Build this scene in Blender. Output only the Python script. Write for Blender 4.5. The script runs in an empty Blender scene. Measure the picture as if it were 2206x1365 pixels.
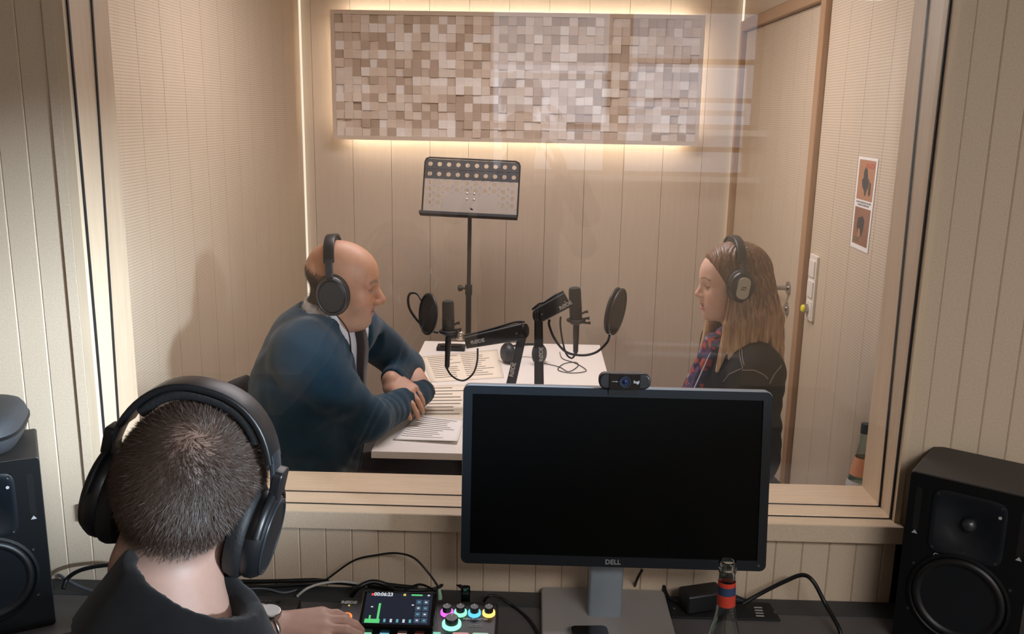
import bpy, bmesh, math, random
import numpy as np
from mathutils import Vector, Matrix, noise as mnoise
R_ = math.radians
random.seed(7); np.random.seed(7)
SC = bpy.context.scene
COL = SC.collection

# ------------------------------------------------------------------ camera
F = 1960.0; CX, CY = 1103.0, 682.5
PITCH, ROLL, YAW = R_(12.65), R_(1.0), R_(1.25)
CAM = np.array([0.0, -1.74, 1.72])
fwd = np.array([-math.sin(YAW)*math.cos(PITCH), math.cos(YAW)*math.cos(PITCH), -math.sin(PITCH)])
r0 = np.cross(fwd, [0, 0, 1]); r0 /= np.linalg.norm(r0); u0 = np.cross(r0, fwd)
rgt = math.cos(ROLL)*r0 + math.sin(ROLL)*u0
upv = -math.sin(ROLL)*r0 + math.cos(ROLL)*u0
camd = bpy.data.cameras.new('camera'); camo = bpy.data.objects.new('camera', camd); COL.objects.link(camo)
camd.sensor_fit = 'HORIZONTAL'; camd.sensor_width = 36.0; camd.lens = 36.0*F/2206.0; camd.clip_start = 0.02
m = Matrix.Identity(4)
for i in range(3):
    m[i][0] = rgt[i]; m[i][1] = upv[i]; m[i][2] = -fwd[i]; m[i][3] = CAM[i]
camo.matrix_world = m
SC.camera = camo
def ray(x, y): return fwd + rgt*(x-CX)/F - upv*(y-CY)/F
def atY(x, y, Y): d = ray(x, y); return CAM + d*((Y-CAM[1])/d[1])
def atZ(x, y, Z): d = ray(x, y); return CAM + d*((Z-CAM[2])/d[2])
def atX(x, y, X): d = ray(x, y); return CAM + d*((X-CAM[0])/d[0])

# ------------------------------------------------------------------ world, lights, exposure
SC.view_settings.view_transform = 'Standard'; SC.view_settings.look = 'None'
SC.view_settings.gamma = 1.0; SC.view_settings.use_curve_mapping = False
SC.view_settings.exposure = 0.0
SC.cycles.transparent_max_bounces = 40   # light crosses several panes
w = bpy.data.worlds.new('sky'); SC.world = w; w.use_nodes = True
bg = w.node_tree.nodes['Background']; bg.inputs[0].default_value = (0.80, 0.87, 1.0, 1); bg.inputs[1].default_value = 1.9
def area(name, loc, target, sx, sy, power, col, spread=180):
    l = bpy.data.lights.new(name, 'AREA'); l.shape = 'RECTANGLE'; l.size = sx; l.size_y = sy
    l.energy = power; l.color = col; l.spread = R_(spread)
    o = bpy.data.objects.new(name, l); COL.objects.link(o); o.location = loc
    d = Vector(target)-Vector(loc); o.rotation_euler = d.to_track_quat('-Z', 'Y').to_euler()
    return o
# daylight lamp outside an unseen right-wall window whose opening shapes the shaft
area('daylight', (4.6, -4.0, 2.66), (-0.95, 0.15, 1.1), 0.8, 0.36, 165, (0.70, 0.85, 1.0), 60)
# unseen ceiling lamps added to brighten both rooms (their housings are built further down)
area('added_control_light', (1.10, -2.60, 2.53), (1.10, -2.60, 0), 1.3, 0.6, 50, (1.0, 0.98, 0.97))
area('added_booth_light', (-0.10, 1.50, 2.44), (-0.10, 1.50, 0), 1.2, 0.55, 29, (1.0, 0.92, 0.96))

# ------------------------------------------------------------------ materials
MATS = {}
def nodemat(name):
    mt = bpy.data.materials.new(name); mt.use_nodes = True
    nt = mt.node_tree; b = nt.nodes['Principled BSDF']; MATS[name] = mt
    return mt, nt, b
def srgb(r, g, b):
    f = lambda c: (c/255/12.92) if c/255 <= 0.04045 else ((c/255+0.055)/1.055)**2.4
    return (f(r), f(g), f(b), 1)
def mat(name, col, rough=0.5, metal=0.0, var=0.0, vscale=40, stretch=(1, 1, 1), bump=0.0, bscale=200, emit=None, estr=0, coat=0.0, spec=None, sheen=0):
    mt, nt, b = nodemat(name)
    b.inputs['Roughness'].default_value = rough; b.inputs['Metallic'].default_value = metal
    b.inputs['Base Color'].default_value = col
    if spec is not None: b.inputs['Specular IOR Level'].default_value = spec
    if coat: b.inputs['Coat Weight'].default_value = coat
    if sheen: b.inputs['Sheen Weight'].default_value = sheen
    if emit: b.inputs['Emission Color'].default_value = emit; b.inputs['Emission Strength'].default_value = estr
    if var or bump:
        tc = nt.nodes.new('ShaderNodeTexCoord'); mp = nt.nodes.new('ShaderNodeMapping')
        mp.inputs['Scale'].default_value = stretch; nt.links.new(tc.outputs['Object'], mp.inputs[0])
    if var:
        n = nt.nodes.new('ShaderNodeTexNoise'); n.inputs['Scale'].default_value = vscale; n.inputs['Detail'].default_value = 5
        nt.links.new(mp.outputs[0], n.inputs['Vector'])
        r = nt.nodes.new('ShaderNodeMapRange'); r.inputs[1].default_value = 0.3; r.inputs[2].default_value = 0.7
        r.inputs[3].default_value = 1-var; r.inputs[4].default_value = 1+var
        nt.links.new(n.outputs[0], r.inputs[0])
        mx = nt.nodes.new('ShaderNodeVectorMath'); mx.operation = 'SCALE'; mx.inputs[0].default_value = col[:3]
        nt.links.new(r.outputs[0], mx.inputs['Scale']); nt.links.new(mx.outputs[0], b.inputs['Base Color'])
    if bump:
        n2 = nt.nodes.new('ShaderNodeTexNoise'); n2.inputs['Scale'].default_value = bscale; n2.inputs['Detail'].default_value = 3
        nt.links.new(mp.outputs[0], n2.inputs['Vector'])
        bp = nt.nodes.new('ShaderNodeBump'); bp.inputs['Strength'].default_value = bump; bp.inputs['Distance'].default_value = 0.002
        nt.links.new(n2.outputs[0], bp.inputs['Height']); nt.links.new(bp.outputs[0], b.inputs['Normal'])
    return mt
def slatmat(name, col, gapcol, pitch, duty=0.62):
    """beige acoustic board with fine horizontal slots, too fine to build"""
    mt, nt, b = nodemat(name); b.inputs['Roughness'].default_value = 0.7
    g = nt.nodes.new('ShaderNodeNewGeometry'); s = nt.nodes.new('ShaderNodeSeparateXYZ'); nt.links.new(g.outputs['Position'], s.inputs[0])
    d = nt.nodes.new('ShaderNodeMath'); d.operation = 'DIVIDE'; d.inputs[1].default_value = pitch; nt.links.new(s.outputs[2], d.inputs[0])
    f = nt.nodes.new('ShaderNodeMath'); f.operation = 'FRACT'; nt.links.new(d.outputs[0], f.inputs[0])
    pp = nt.nodes.new('ShaderNodeMath'); pp.operation = 'PINGPONG'; pp.inputs[1].default_value = 0.5; nt.links.new(f.outputs[0], pp.inputs[0])
    mr = nt.nodes.new('ShaderNodeMapRange'); mr.interpolation_type = 'SMOOTHSTEP'
    mr.inputs[1].default_value = duty/2-0.05; mr.inputs[2].default_value = duty/2+0.05; nt.links.new(pp.outputs[0], mr.inputs[0])
    n = nt.nodes.new('ShaderNodeTexNoise'); n.inputs['Scale'].default_value = 6; n.inputs['Detail'].default_value = 4
    mp = nt.nodes.new('ShaderNodeMapping'); mp.inputs['Scale'].default_value = (6, 6, 0.7); nt.links.new(g.outputs['Position'], mp.inputs[0]); nt.links.new(mp.outputs[0], n.inputs['Vector'])
    vr = nt.nodes.new('ShaderNodeMapRange'); vr.inputs[3].default_value = 0.94; vr.inputs[4].default_value = 1.06; nt.links.new(n.outputs[0], vr.inputs[0])
    mx = nt.nodes.new('ShaderNodeMix'); mx.data_type = 'RGBA'; mx.inputs[6].default_value = col; mx.inputs[7].default_value = gapcol
    nt.links.new(mr.outputs[0], mx.inputs[0])
    sc = nt.nodes.new('ShaderNodeVectorMath'); sc.operation = 'SCALE'; nt.links.new(mx.outputs[2], sc.inputs[0]); nt.links.new(vr.outputs[0], sc.inputs['Scale'])
    nt.links.new(sc.outputs[0], b.inputs['Base Color'])
    return mt
def glassmat(name, tint=(1, 1, 1, 1), f0=0.042):
    """thin clear sheet: straight-through transmission and a Fresnel reflection, the same from either side"""
    mt, nt, b = nodemat(name); nt.nodes.remove(b)
    out = [n for n in nt.nodes if n.type == 'OUTPUT_MATERIAL'][0]
    t = nt.nodes.new('ShaderNodeBsdfTransparent'); t.inputs[0].default_value = tint
    g = nt.nodes.new('ShaderNodeBsdfGlossy'); g.inputs['Roughness'].default_value = 0.0
    lw = nt.nodes.new('ShaderNodeLayerWeight'); lw.inputs[0].default_value = 0.5
    p = nt.nodes.new('ShaderNodeMath'); p.operation = 'POWER'; p.inputs[1].default_value = 5; nt.links.new(lw.outputs['Facing'], p.inputs[0])
    a = nt.nodes.new('ShaderNodeMath'); a.operation = 'MULTIPLY_ADD'; a.inputs[1].default_value = 1-f0; a.inputs[2].default_value = f0; nt.links.new(p.outputs[0], a.inputs[0])
    mx = nt.nodes.new('ShaderNodeMixShader'); nt.links.new(a.outputs[0], mx.inputs[0]); nt.links.new(t.outputs[0], mx.inputs[1]); nt.links.new(g.outputs[0], mx.inputs[2])
    nt.links.new(mx.outputs[0], out.inputs[0])
    return mt
def emat(name, col, s): return mat(name, (0.02, 0.02, 0.02, 1), 0.4, emit=col, estr=s, spec=0.1)

M = MATS
mat('mdf', srgb(204, 184, 160), 0.75, var=0.07, vscale=260, bump=0.15, bscale=400)
mat('mdf_dark', srgb(120, 100, 80), 0.8)
mat('pine', srgb(216, 192, 160), 0.55, var=0.05, vscale=9, stretch=(1.2, 10, 10), bump=0.05)
mat('pine_up', srgb(208, 186, 158), 0.55, var=0.05, vscale=9, stretch=(10, 10, 0.8), bump=0.05)
slatmat('slat_wall', srgb(206, 189, 165), srgb(188, 170, 146), 0.0092)
slatmat('slat_door', srgb(200, 182, 158), srgb(186, 168, 144), 0.0092)
mat('far_panel', srgb(206, 188, 168), 0.7, var=0.03, vscale=8, stretch=(8, 8, .6))
mat('shadow_gap', srgb(112, 92, 72), 0.9)
mat('rubber', srgb(14, 15, 18), 0.6)
mat('door_frame', srgb(164, 128, 94), 0.5, var=0.08, vscale=10, stretch=(12, 12, 0.8))
mat('plaster', srgb(214, 208, 200), 0.85)
mat('carpet', srgb(74, 72, 72), 0.95, var=0.2, vscale=300, bump=0.4)
mat('desk_top', srgb(88, 84, 84), 0.48, var=0.06, vscale=60, stretch=(2, 20, 20))
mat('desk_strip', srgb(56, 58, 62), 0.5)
mat('white_board', srgb(236, 230, 222), 0.42)
mat('black_plastic', srgb(22, 23, 26), 0.42)
mat('black_matte', srgb(17, 18, 20), 0.7)
mat('black_gloss', srgb(10, 11, 13), 0.12)
mat('grey_plastic', srgb(70, 72, 76), 0.5)
mat('steel', srgb(176, 172, 168), 0.28, 1.0)
mat('dark_steel', srgb(60, 58, 58), 0.35, 1.0)
mat('white_plastic', srgb(228, 220, 208), 0.4)
glassmat('pane_glass')
_, _, _b = nodemat('bottle_glass'); _b.inputs['Transmission Weight'].default_value = 1.0; _b.inputs['Roughness'].default_value = 0.0; _b.inputs['IOR'].default_value = 1.45; _b.inputs['Base Color'].default_value = (0.93, 0.97, 0.96, 1)
glassmat('bottle_green', (0.86, 0.93, 0.92, 1), 0.06)

# ------------------------------------------------------------------ mesh building
class MB:
    def __init__(s): s.v = []; s.f = []
    def add(s, vs, fs):
        o = len(s.v); s.v += [tuple(float(c) for c in v) for v in vs]; s.f += [tuple(i+o for i in f) for f in fs]; return s
    def xf(s, mtx):
        s.v = [tuple(mtx @ Vector(v)) for v in s.v]; return s
    def box(s, lo, hi):
        x0, y0, z0 = lo; x1, y1, z1 = hi
        return s.add([(x0,y0,z0),(x1,y0,z0),(x1,y1,z0),(x0,y1,z0),(x0,y0,z1),(x1,y0,z1),(x1,y1,z1),(x0,y1,z1)],
                     [(0,3,2,1),(4,5,6,7),(0,1,5,4),(1,2,6,5),(2,3,7,6),(3,0,4,7)])
    def hexa(s, p): return s.add(p, [(0,3,2,1),(4,5,6,7),(0,1,5,4),(1,2,6,5),(2,3,7,6),(3,0,4,7)])
    def tube(s, pts, r, n=10, closed=False, cap=True, flat=1.0):
        pts = [Vector(p) for p in pts]; k = len(pts)
        rs = r if isinstance(r, (list, tuple)) else [r]*k
        def tang(i):
            if closed: return (pts[(i+1) % k]-pts[i-1]).normalized()
            return (pts[min(i+1, k-1)]-pts[max(i-1, 0)]).normalized()
        t = tang(0); a = t.orthogonal().normalized(); vs = []; fs = []
        for i in range(k):
            t = tang(i); a = (a - t*a.dot(t)); a = a.normalized() if a.length > 1e-6 else t.orthogonal().normalized(); b = t.cross(a)
            for j in range(n):
                an = 2*math.pi*j/n; vs.append(pts[i]+(a*math.cos(an)+b*math.sin(an)*flat)*rs[i])
        for i in range(k if closed else k-1):
            i2 = (i+1) % k
            for j in range(n): fs.append((i*n+j, i*n+(j+1) % n, i2*n+(j+1) % n, i2*n+j))
        if cap and not closed: fs.append(tuple(range(n-1, -1, -1))); fs.append(tuple((k-1)*n+j for j in range(n)))
        return s.add(vs, fs)
    def lathe(s, prof, n=24, mtx=None, sx=1.0, sy=1.0):
        vs = []; fs = []; k = len(prof)
        for (r, z) in prof:
            for j in range(n):
                a = 2*math.pi*j/n; v = Vector((r*math.cos(a)*sx, r*math.sin(a)*sy, z)); vs.append(mtx @ v if mtx else v)
        for i in range(k-1):
            for j in range(n): fs.append((i*n+j, i*n+(j+1) % n, (i+1)*n+(j+1) % n, (i+1)*n+j))
        fs.append(tuple(range(n-1, -1, -1))); fs.append(tuple((k-1)*n+j for j in range(n)))
        return s.add(vs, fs)
    def prism(s, out, z0, z1, mtx=None):
        k = len(out); vs = [Vector((x, y, z0)) for x, y in out]+[Vector((x, y, z1)) for x, y in out]
        if mtx: vs = [mtx @ v for v in vs]
        fs = [tuple(range(k-1, -1, -1)), tuple(range(k, 2*k))]+[(i, (i+1) % k, k+(i+1) % k, k+i) for i in range(k)]
        return s.add(vs, fs)
    def ball(s, c, r, n=16, m_=10):
        r = r if isinstance(r, (tuple, list)) else (r, r, r); vs = []; fs = []
        for i in range(m_+1):
            t = math.pi*i/m_
            for j in range(n):
                a = 2*math.pi*j/n; vs.append((c[0]+r[0]*math.sin(t)*math.cos(a), c[1]+r[1]*math.sin(t)*math.sin(a), c[2]+r[2]*math.cos(t)))
        for i in range(m_):
            for j in range(n): fs.append((i*n+j, (i+1)*n+j, (i+1)*n+(j+1) % n, i*n+(j+1) % n))
        return s.add(vs, fs)
    def mesh(s, name):
        me = bpy.data.meshes.new(name); me.from_pydata(s.v, [], s.f); me.update(); return me
def rrect(w, h, r, n=5, cx=0, cy=0):
    o = []
    for sx, sy, a0 in ((1, 1, 0), (-1, 1, 90), (-1, -1, 180), (1, -1, 270)):
        for i in range(n+1):
            a = R_(a0+90*i/n); o.append((cx+sx*(w/2-r)+r*math.cos(a), cy+sy*(h/2-r)+r*math.sin(a)))
    return o
def ellipse(a, b, n=28, cx=0, cy=0): return [(cx+a*math.cos(2*math.pi*i/n), cy+b*math.sin(2*math.pi*i/n)) for i in range(n)]
def smooth_path(pts, sub=6, closed=False):
    P = [Vector(p) for p in pts]; k = len(P); out = []
    for i in range(k if closed else k-1):
        p0 = P[(i-1) % k] if (closed or i > 0) else P[0]; p1 = P[i]; p2 = P[(i+1) % k]; p3 = P[(i+2) % k] if (closed or i+2 < k) else P[-1]
        for j in range(sub):
            t = j/sub; out.append(0.5*((2*p1)+(p2-p0)*t+(2*p0-5*p1+4*p2-p3)*t*t+(3*p1-p0-3*p2+p3)*t**3))
    if not closed: out.append(P[-1])
    return out
def frame_mtx(o, x, y, z):
    m_ = Matrix.Identity(4)
    for i in range(3): m_[i][0] = x[i]; m_[i][1] = y[i]; m_[i][2] = z[i]; m_[i][3] = o[i]
    return m_
def dirmtx(o, d, up=(0, 0, 1)):
    """local z along d, local y as near to up as possible"""
    z = Vector(d).normalized(); x = Vector(up).cross(z)
    if x.length < 1e-4: x = Vector((1, 0, 0))
    x.normalize(); y = z.cross(x); return frame_mtx(o, x, y, z)
def tag(o, label=None, cat=None, group=None, kind=None):
    if label: o['label'] = label
    if cat: o['category'] = cat
    if group: o['group'] = group
    if kind: o['kind'] = kind
    return o
def link(name, me, material, parent=None, smooth=None, bevel=0, label=None, cat=None, group=None, kind=None, local=False):
    """one mesh object; world coordinates unless its parent was built in local ones"""
    if isinstance(me, MB):
        mb = me; me = mb.mesh(name)
    if material is not None:
        if not me.materials: me.materials.append(M[material] if isinstance(material, str) else material)
    if smooth is not None:
        me.polygons.foreach_set('use_smooth', [True]*len(me.polygons)); me.set_sharp_from_angle(angle=R_(smooth))
    o = bpy.data.objects.new(name, me); COL.objects.link(o)
    if parent is None and len(me.vertices) and not local:
        co = np.empty(len(me.vertices)*3, np.float32); me.vertices.foreach_get('co', co); co = co.reshape(-1, 3)
        lo, hi = co.min(0), co.max(0); base = Vector(((lo[0]+hi[0])/2, (lo[1]+hi[1])/2, lo[2]))
        me.transform(Matrix.Translation(-base)); o.location = base
    if parent is not None:
        o.parent = parent
        if parent.get('_world', 0): o.matrix_parent_inverse = Matrix.Translation(-parent.location); o['_world'] = 0
    if bevel:
        bv = o.modifiers.new('bevel', 'BEVEL'); bv.width = bevel; bv.segments = 2; bv.limit_method = 'ANGLE'; bv.angle_limit = R_(40)
        bv.harden_normals = False
    return tag(o, label, cat, group, kind)
ROOTS = []
def thing(name, loc=(0, 0, 0), label=None, cat=None, group=None, kind=None, mtx=None, world=True):
    o = bpy.data.objects.new(name, None); COL.objects.link(o); o.empty_display_size = 0.05
    if mtx is not None: o.matrix_world = mtx; world = False
    else: o.location = loc
    if world: o['_world'] = 1; ROOTS.append(o)
    return tag(o, label, cat, group, kind)
def text_mesh(body, size, mtx, depth=0.0006, align='CENTER', spacing=1.0, shear=0.0, offset=0.0):
    c = bpy.data.curves.new('lettering', 'FONT'); c.body = body; c.size = size; c.extrude = depth; c.align_x = align; c.align_y = 'CENTER'
    c.space_character = spacing; c.shear = shear; c.resolution_u = 3; c.offset = offset
    o = bpy.data.objects.new('lettering', c); COL.objects.link(o)
    dg = bpy.context.evaluated_depsgraph_get(); me = bpy.data.meshes.new_from_object(o.evaluated_get(dg))
    COL.objects.unlink(o); bpy.data.objects.remove(o); me.transform(mtx); me.materials.clear()
    return me
def copytree(o, parent=None):
    c = o.copy(); COL.objects.link(c)
    if parent is not None: c.parent = parent
    for ch in [x for x in bpy.data.objects if x.parent == o]: copytree(ch, c)
    return c
# ------------------------------------------------------------------ the setting
XL, XR, YF = -1.21, 1.03, 3.08          # booth left, right and far wall
OX0, OX1, OZ0, OZ1 = -0.873, 0.746, 0.921, 2.12   # opening of the studio window
Y0, YS, Y1 = -0.028, -0.007, 0.175                  # casing front, booth side of the wall
# floors and ceilings
link('floor', MB().box((-2.6, -4.0, -0.1), (1.95, 3.3, 0)), 'carpet', kind='structure')
link('ceiling', MB().box((-2.6, -4.2, 2.6), (2.1, 0.16, 2.7)), 'plaster', kind='structure')
link('ceiling_booth', MB().box((XL-0.2, 0.16, 2.5), (XR+0.2, YF+0.2, 2.7)), 'plaster', kind='structure')
# front wall: core with an opening, then narrow planks
wf = thing('wall_front', (0, 0, 0), kind='structure')
core = MB()
core.box((-2.6, 0.0022, 0), (OX0-0.02, 0.16, 2.6)); core.box((OX1+0.02, 0.0022, 0), (1.95, 0.16, 2.6))
core.box((OX0-0.02, 0.0022, 0), (OX1+0.02, 0.16, OZ0-0.02)); core.box((OX0-0.02, 0.0022, OZ1+0.02), (OX1+0.02, 0.16, 2.6))
link('wall_core', core, 'mdf_dark', wf)
pitch = 0.0549; g0 = -0.5291
plank_full = MB().box((-pitch/2+0.0003, -0.0, 0), (pitch/2-0.0003, 0.017, 2.6)).mesh('plank')
plank_low = MB().box((-pitch/2+0.0003, -0.0, 0), (pitch/2-0.0003, 0.017, 0.90)).mesh('plank')
plank_top = MB().box((-pitch/2+0.0003, -0.0, 2.13), (pitch/2-0.0003, 0.017, 2.6)).mesh('plank')
for me in (plank_full, plank_low, plank_top):
    me.materials.append(M['mdf'])
    bm = bmesh.new(); bm.from_mesh(me)
    es = [e for e in bm.edges if abs(e.verts[0].co.z-e.verts[1].co.z) > 0.1 and e.verts[0].co.y < 0.001]
    bmesh.ops.bevel(bm, geom=es, offset=0.0019, segments=1, affect='EDGES'); bm.to_mesh(me); bm.free()
k0 = int(math.floor((-1.75-g0)/pitch)); k1 = int(math.ceil((1.5-g0)/pitch))
for k in range(k0, k1):
    xa, xb = g0+k*pitch, g0+(k+1)*pitch; xc = (xa+xb)/2
    for me in ([plank_low, plank_top] if (xb > OX0-0.03 and xa < OX1+0.0) else [plank_full]):
        o = bpy.data.objects.new('plank', me); COL.objects.link(o); o.parent = wf; o.location = (xc, 0, 0)
xe = OX1+0.012; kx_ = math.ceil((xe-g0)/pitch)
link('plank', MB().box((xe, 0, 0), (g0+kx_*pitch-0.0003, 0.017, 2.6)), 'mdf', wf)
# control room shell
link('wall_left', MB().box((-2.7, -4.0, 0), (-2.6, 0.16, 2.6)), 'mdf', kind='structure')
cr = MB(); wy0, wy1, wz0, wz1 = -2.42, -1.60, 1.755, 2.19
cr.box((1.95, -4.0, 0), (2.1, wy0, 2.6)); cr.box((1.95, wy1, 0), (2.1, 0.16, 2.6)); cr.box((1.95, wy0, 0), (2.1, wy1, wz0)); cr.box((1.95, wy0, wz1), (2.1, wy1, 2.6))
link('wall_right', cr, 'plaster', kind='structure')
bw = MB(); A0, A1, B0, B1, bz0, bz1 = -0.30, 0.47, 0.55, 1.37, 1.64, 2.36
bw.box((-2.7, -4.2, 0), (2.1, -4.0, bz0)); bw.box((-2.7, -4.2, bz1), (2.1, -4.0, 2.6))
bw.box((-2.7, -4.2, bz0), (A0, -4.0, bz1)); bw.box((A1, -4.2, bz0), (B0, -4.0, bz1)); bw.box((B1, -4.2, bz0), (2.1, -4.0, bz1))
link('wall_rear', bw, 'mdf', kind='structure')
for n_, (a, b) in enumerate(((A0, A1), (B0, B1))):
    wn = thing('window_%d' % (n_+2), ((a+b)/2, -4.05, bz0), kind='structure')
    fr = MB(); t = 0.03
    fr.box((a, -4.09, bz0), (b, -4.03, bz0+t)); fr.box((a, -4.09, bz1-t), (b, -4.03, bz1)); fr.box((a, -4.09, bz0+t), (a+t, -4.03, bz1-t)); fr.box((b-t, -4.09, bz0+t), (b, -4.03, bz1-t))
    link('window_frame', fr, 'door_frame', wn)
    link('window_pane', MB().box((a+t, -4.062, bz0+t), (b-t, -4.056, bz1-t)), 'pane_glass', wn)
    for zz in ((1.80, 2.03) if n_ else (1.93,)):
        link('window_bar', MB().box((a+t, -4.085, zz), (b-t, -4.035, zz+0.03)), 'door_frame', wn)
    link('window_sill', MB().box((a-0.04, -4.02, bz0-0.035), (b+0.04, -3.86, bz0)), 'white_board', wn)
wn = thing('window_4', (2.02, (wy0+wy1)/2, wz0), kind='structure')  # unseen window, its opening sized to shape the daylight shaft
fr = MB(); t = 0.05
fr.box((1.99, wy0, wz0), (2.06, wy1, wz0+t)); fr.box((1.99, wy0, wz1-t), (2.06, wy1, wz1)); fr.box((1.99, wy0, wz0+t), (2.06, wy0+t, wz1-t)); fr.box((1.99, wy1-t, wz0+t), (2.06, wy1, wz1-t))
link('window_frame', fr, 'white_plastic', wn)
link('window_pane', MB().box((2.02, wy0+t, wz0+t), (2.026, wy1-t, wz1-t)), 'pane_glass', wn)
# booth walls: wide panels with shadow gaps
wfar = thing('wall_back', (0, YF, 0), kind='structure')
link('wall_core', MB().box((XL-0.2, YF+0.012, 0), (XR+0.2, YF+0.2, 2.6)), 'shadow_gap', wfar)
gx = atY(760, 320, YF)[0]; pw = 0.2025
k = int(math.ceil((XL-gx)/pw))-1
while gx+k*pw < XR:
    a = max(gx+k*pw, XL-0.05); b = min(gx+(k+1)*pw, XR+0.05)
    if b-a > 0.01: link('wall_panel', MB().box((a+0.0009, YF, 0), (b-0.0009, YF+0.013, 2.5)), 'far_panel', wfar)
    k += 1
wl = thing('wall_booth_left', (XL, 1.6, 0), kind='structure')
link('wall_core', MB().box((XL-0.2, 0.16, 0), (XL-0.014, YF+0.012, 2.6)), 'shadow_gap', wl)
y = 0.175+0.0; 
ys = [0.175]+[0.911-0.1835*3+0.1835*i for i in range(0, 15)]; ys = [v for v in ys if v < YF-0.1]+[YF-0.035]
for a, b in zip(ys[:-1], ys[1:]):
    link('wall_panel', MB().box((XL-0.015, a+0.0009, 0), (XL, b-0.0009, 2.5)), 'slat_wall', wl)
wr = thing('wall_booth_right', (XR, 1.6, 0), kind='structure')
DY0, DY1, DZ = 1.70, 2.98, 2.13          # door frame inner near, far; height
link('wall_core', MB().box((XR+0.014, 0.16, 0), (XR+0.2, YF+0.012, 2.6)), 'shadow_gap', wr)
ys = [0.175]+[1.028-0.2*4+0.2*i for i in range(0, 8)]; ys = [v for v in ys if v < DY0-0.09]+[DY0-0.062]
for a, b in zip(ys[:-1], ys[1:]):
    link('wall_panel', MB().box((XR, a+0.0009, 0), (XR+0.015, b-0.0009, 2.5)), 'slat_wall', wr)
link('wall_panel', MB().box((XR, DY0-0.06, DZ+0.06), (XR+0.015, YF-0.035, 2.5)), 'slat_wall', wr)
link('wall_booth_front', MB().box((XL-0.1, 0.16, 0), (OX0-0.02, Y1, 2.6)).box((OX1+0.02, 0.16, 0), (XR+0.1, Y1, 2.6)).box((OX0-0.02, 0.16, 0), (OX1+0.02, Y1, OZ0-0.02)).box((OX0-0.02, 0.16, OZ1+0.02), (OX1+0.02, Y1, 2.6)), 'far_panel', kind='structure')
# corner light profiles of the booth
for x, sgn, lab in ((XL, 1, 'left'), (XR, -1, 'right')):
    L = thing('corner_light', (x, YF-0.02, 0), 'slim vertical light strip in the %s far corner of the booth' % lab, 'light strip', 'corner light strips')
    link('profile', MB().box((x-0.014 if sgn > 0 else x, YF-0.034, 0.0), (x if sgn > 0 else x+0.014, YF-0.001, 2.49)), 'white_plastic', L)
    link('diffuser', MB().box((x if sgn > 0 else x-0.006, YF-0.026, 0.0), (x+0.006 if sgn > 0 else x, YF-0.008, 2.49)), emat('led_'+lab, (1, 0.88, 0.68, 1), 1.1), L)
# door in the right wall of the booth
dr = thing('door_1', (XR, DY0, 0), kind='structure')
fm = MB().box((XR-0.022, DY0-0.058, 0), (XR+0.05, DY0, DZ+0.05)).box((XR-0.022, DY1, 0), (XR+0.05, DY1+0.045, DZ+0.05)).box((XR-0.022, DY0, DZ), (XR+0.05, DY1, DZ+0.05))
link('door_frame', fm, 'door_frame', dr, bevel=0.003)
n_p = 7
for i in range(n_p):
    a = DY0+0.004+(DY1-DY0-0.008)*i/n_p; b = DY0+0.004+(DY1-DY0-0.008)*(i+1)/n_p
    link('door_panel', MB().box((XR+0.004, a+0.001, 0.006), (XR+0.045, b-0.001, DZ-0.004)), 'slat_door', dr)
hy = float(atX(1698, 620, XR)[1]); hz = float(atX(1698, 620, XR)[2])
h = MB(); h.lathe([(0.0, 0), (0.026, 0), (0.026, 0.008), (0.012, 0.010)], 20, dirmtx((XR+0.004, hy, hz), (-1, 0, 0)))
h.tube(smooth_path([(XR, hy, hz), (XR-0.045, hy, hz), (XR-0.056, hy+0.012, hz), (XR-0.056, hy+0.06, hz), (XR-0.056, hy+0.13, hz+0.002)], 5), 0.0095, 10)
link('door_handle', h, 'steel', dr, smooth=40)
lk = MB(); lk.lathe([(0.0, 0), (0.025, 0), (0.025, 0.008), (0.010, 0.010), (0.010, 0.016), (0, 0.016)], 20, dirmtx((XR+0.004, hy, hz-0.085), (-1, 0, 0)))
link('door_lock', lk, 'steel', dr, smooth=40)
# studio window
wn = thing('window_1', ((OX0+OX1)/2, 0, OZ0), kind='structure')
T = 0.018
yi = Y1+0.004
link('frame_jamb', MB().box((OX0-T, YS, OZ0-T), (OX0, yi, OZ1+T)), 'pine_up', wn)
link('frame_jamb', MB().box((OX1, YS, OZ0-T), (OX1+0.012, yi, OZ1+T)), 'pine_up', wn)
link('frame_head', MB().box((OX0, Y0, OZ1), (OX1, yi, OZ1+T)), 'pine', wn)
link('frame_sill', MB().box((OX0, Y0+0.001, OZ0-T), (OX1, yi, OZ0)), 'pine', wn)
link('casing_side', MB().box((-0.9132, YS, OZ0+0.0), (OX0-T, 0.014, OZ1+0.037)), 'mdf', wn, bevel=0.0015)
link('casing_bottom', MB().box((OX0-T-0.0135, Y0-0.002, OZ0-0.037), (OX1+0.012, 0.014, OZ0-0.0004)), 'mdf', wn, bevel=0.0008)
link('casing_top', MB().box((OX0-T, Y0, OZ1+T), (OX1+0.012, 0.014, OZ1+0.037)), 'mdf', wn, bevel=0.0015)
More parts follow.
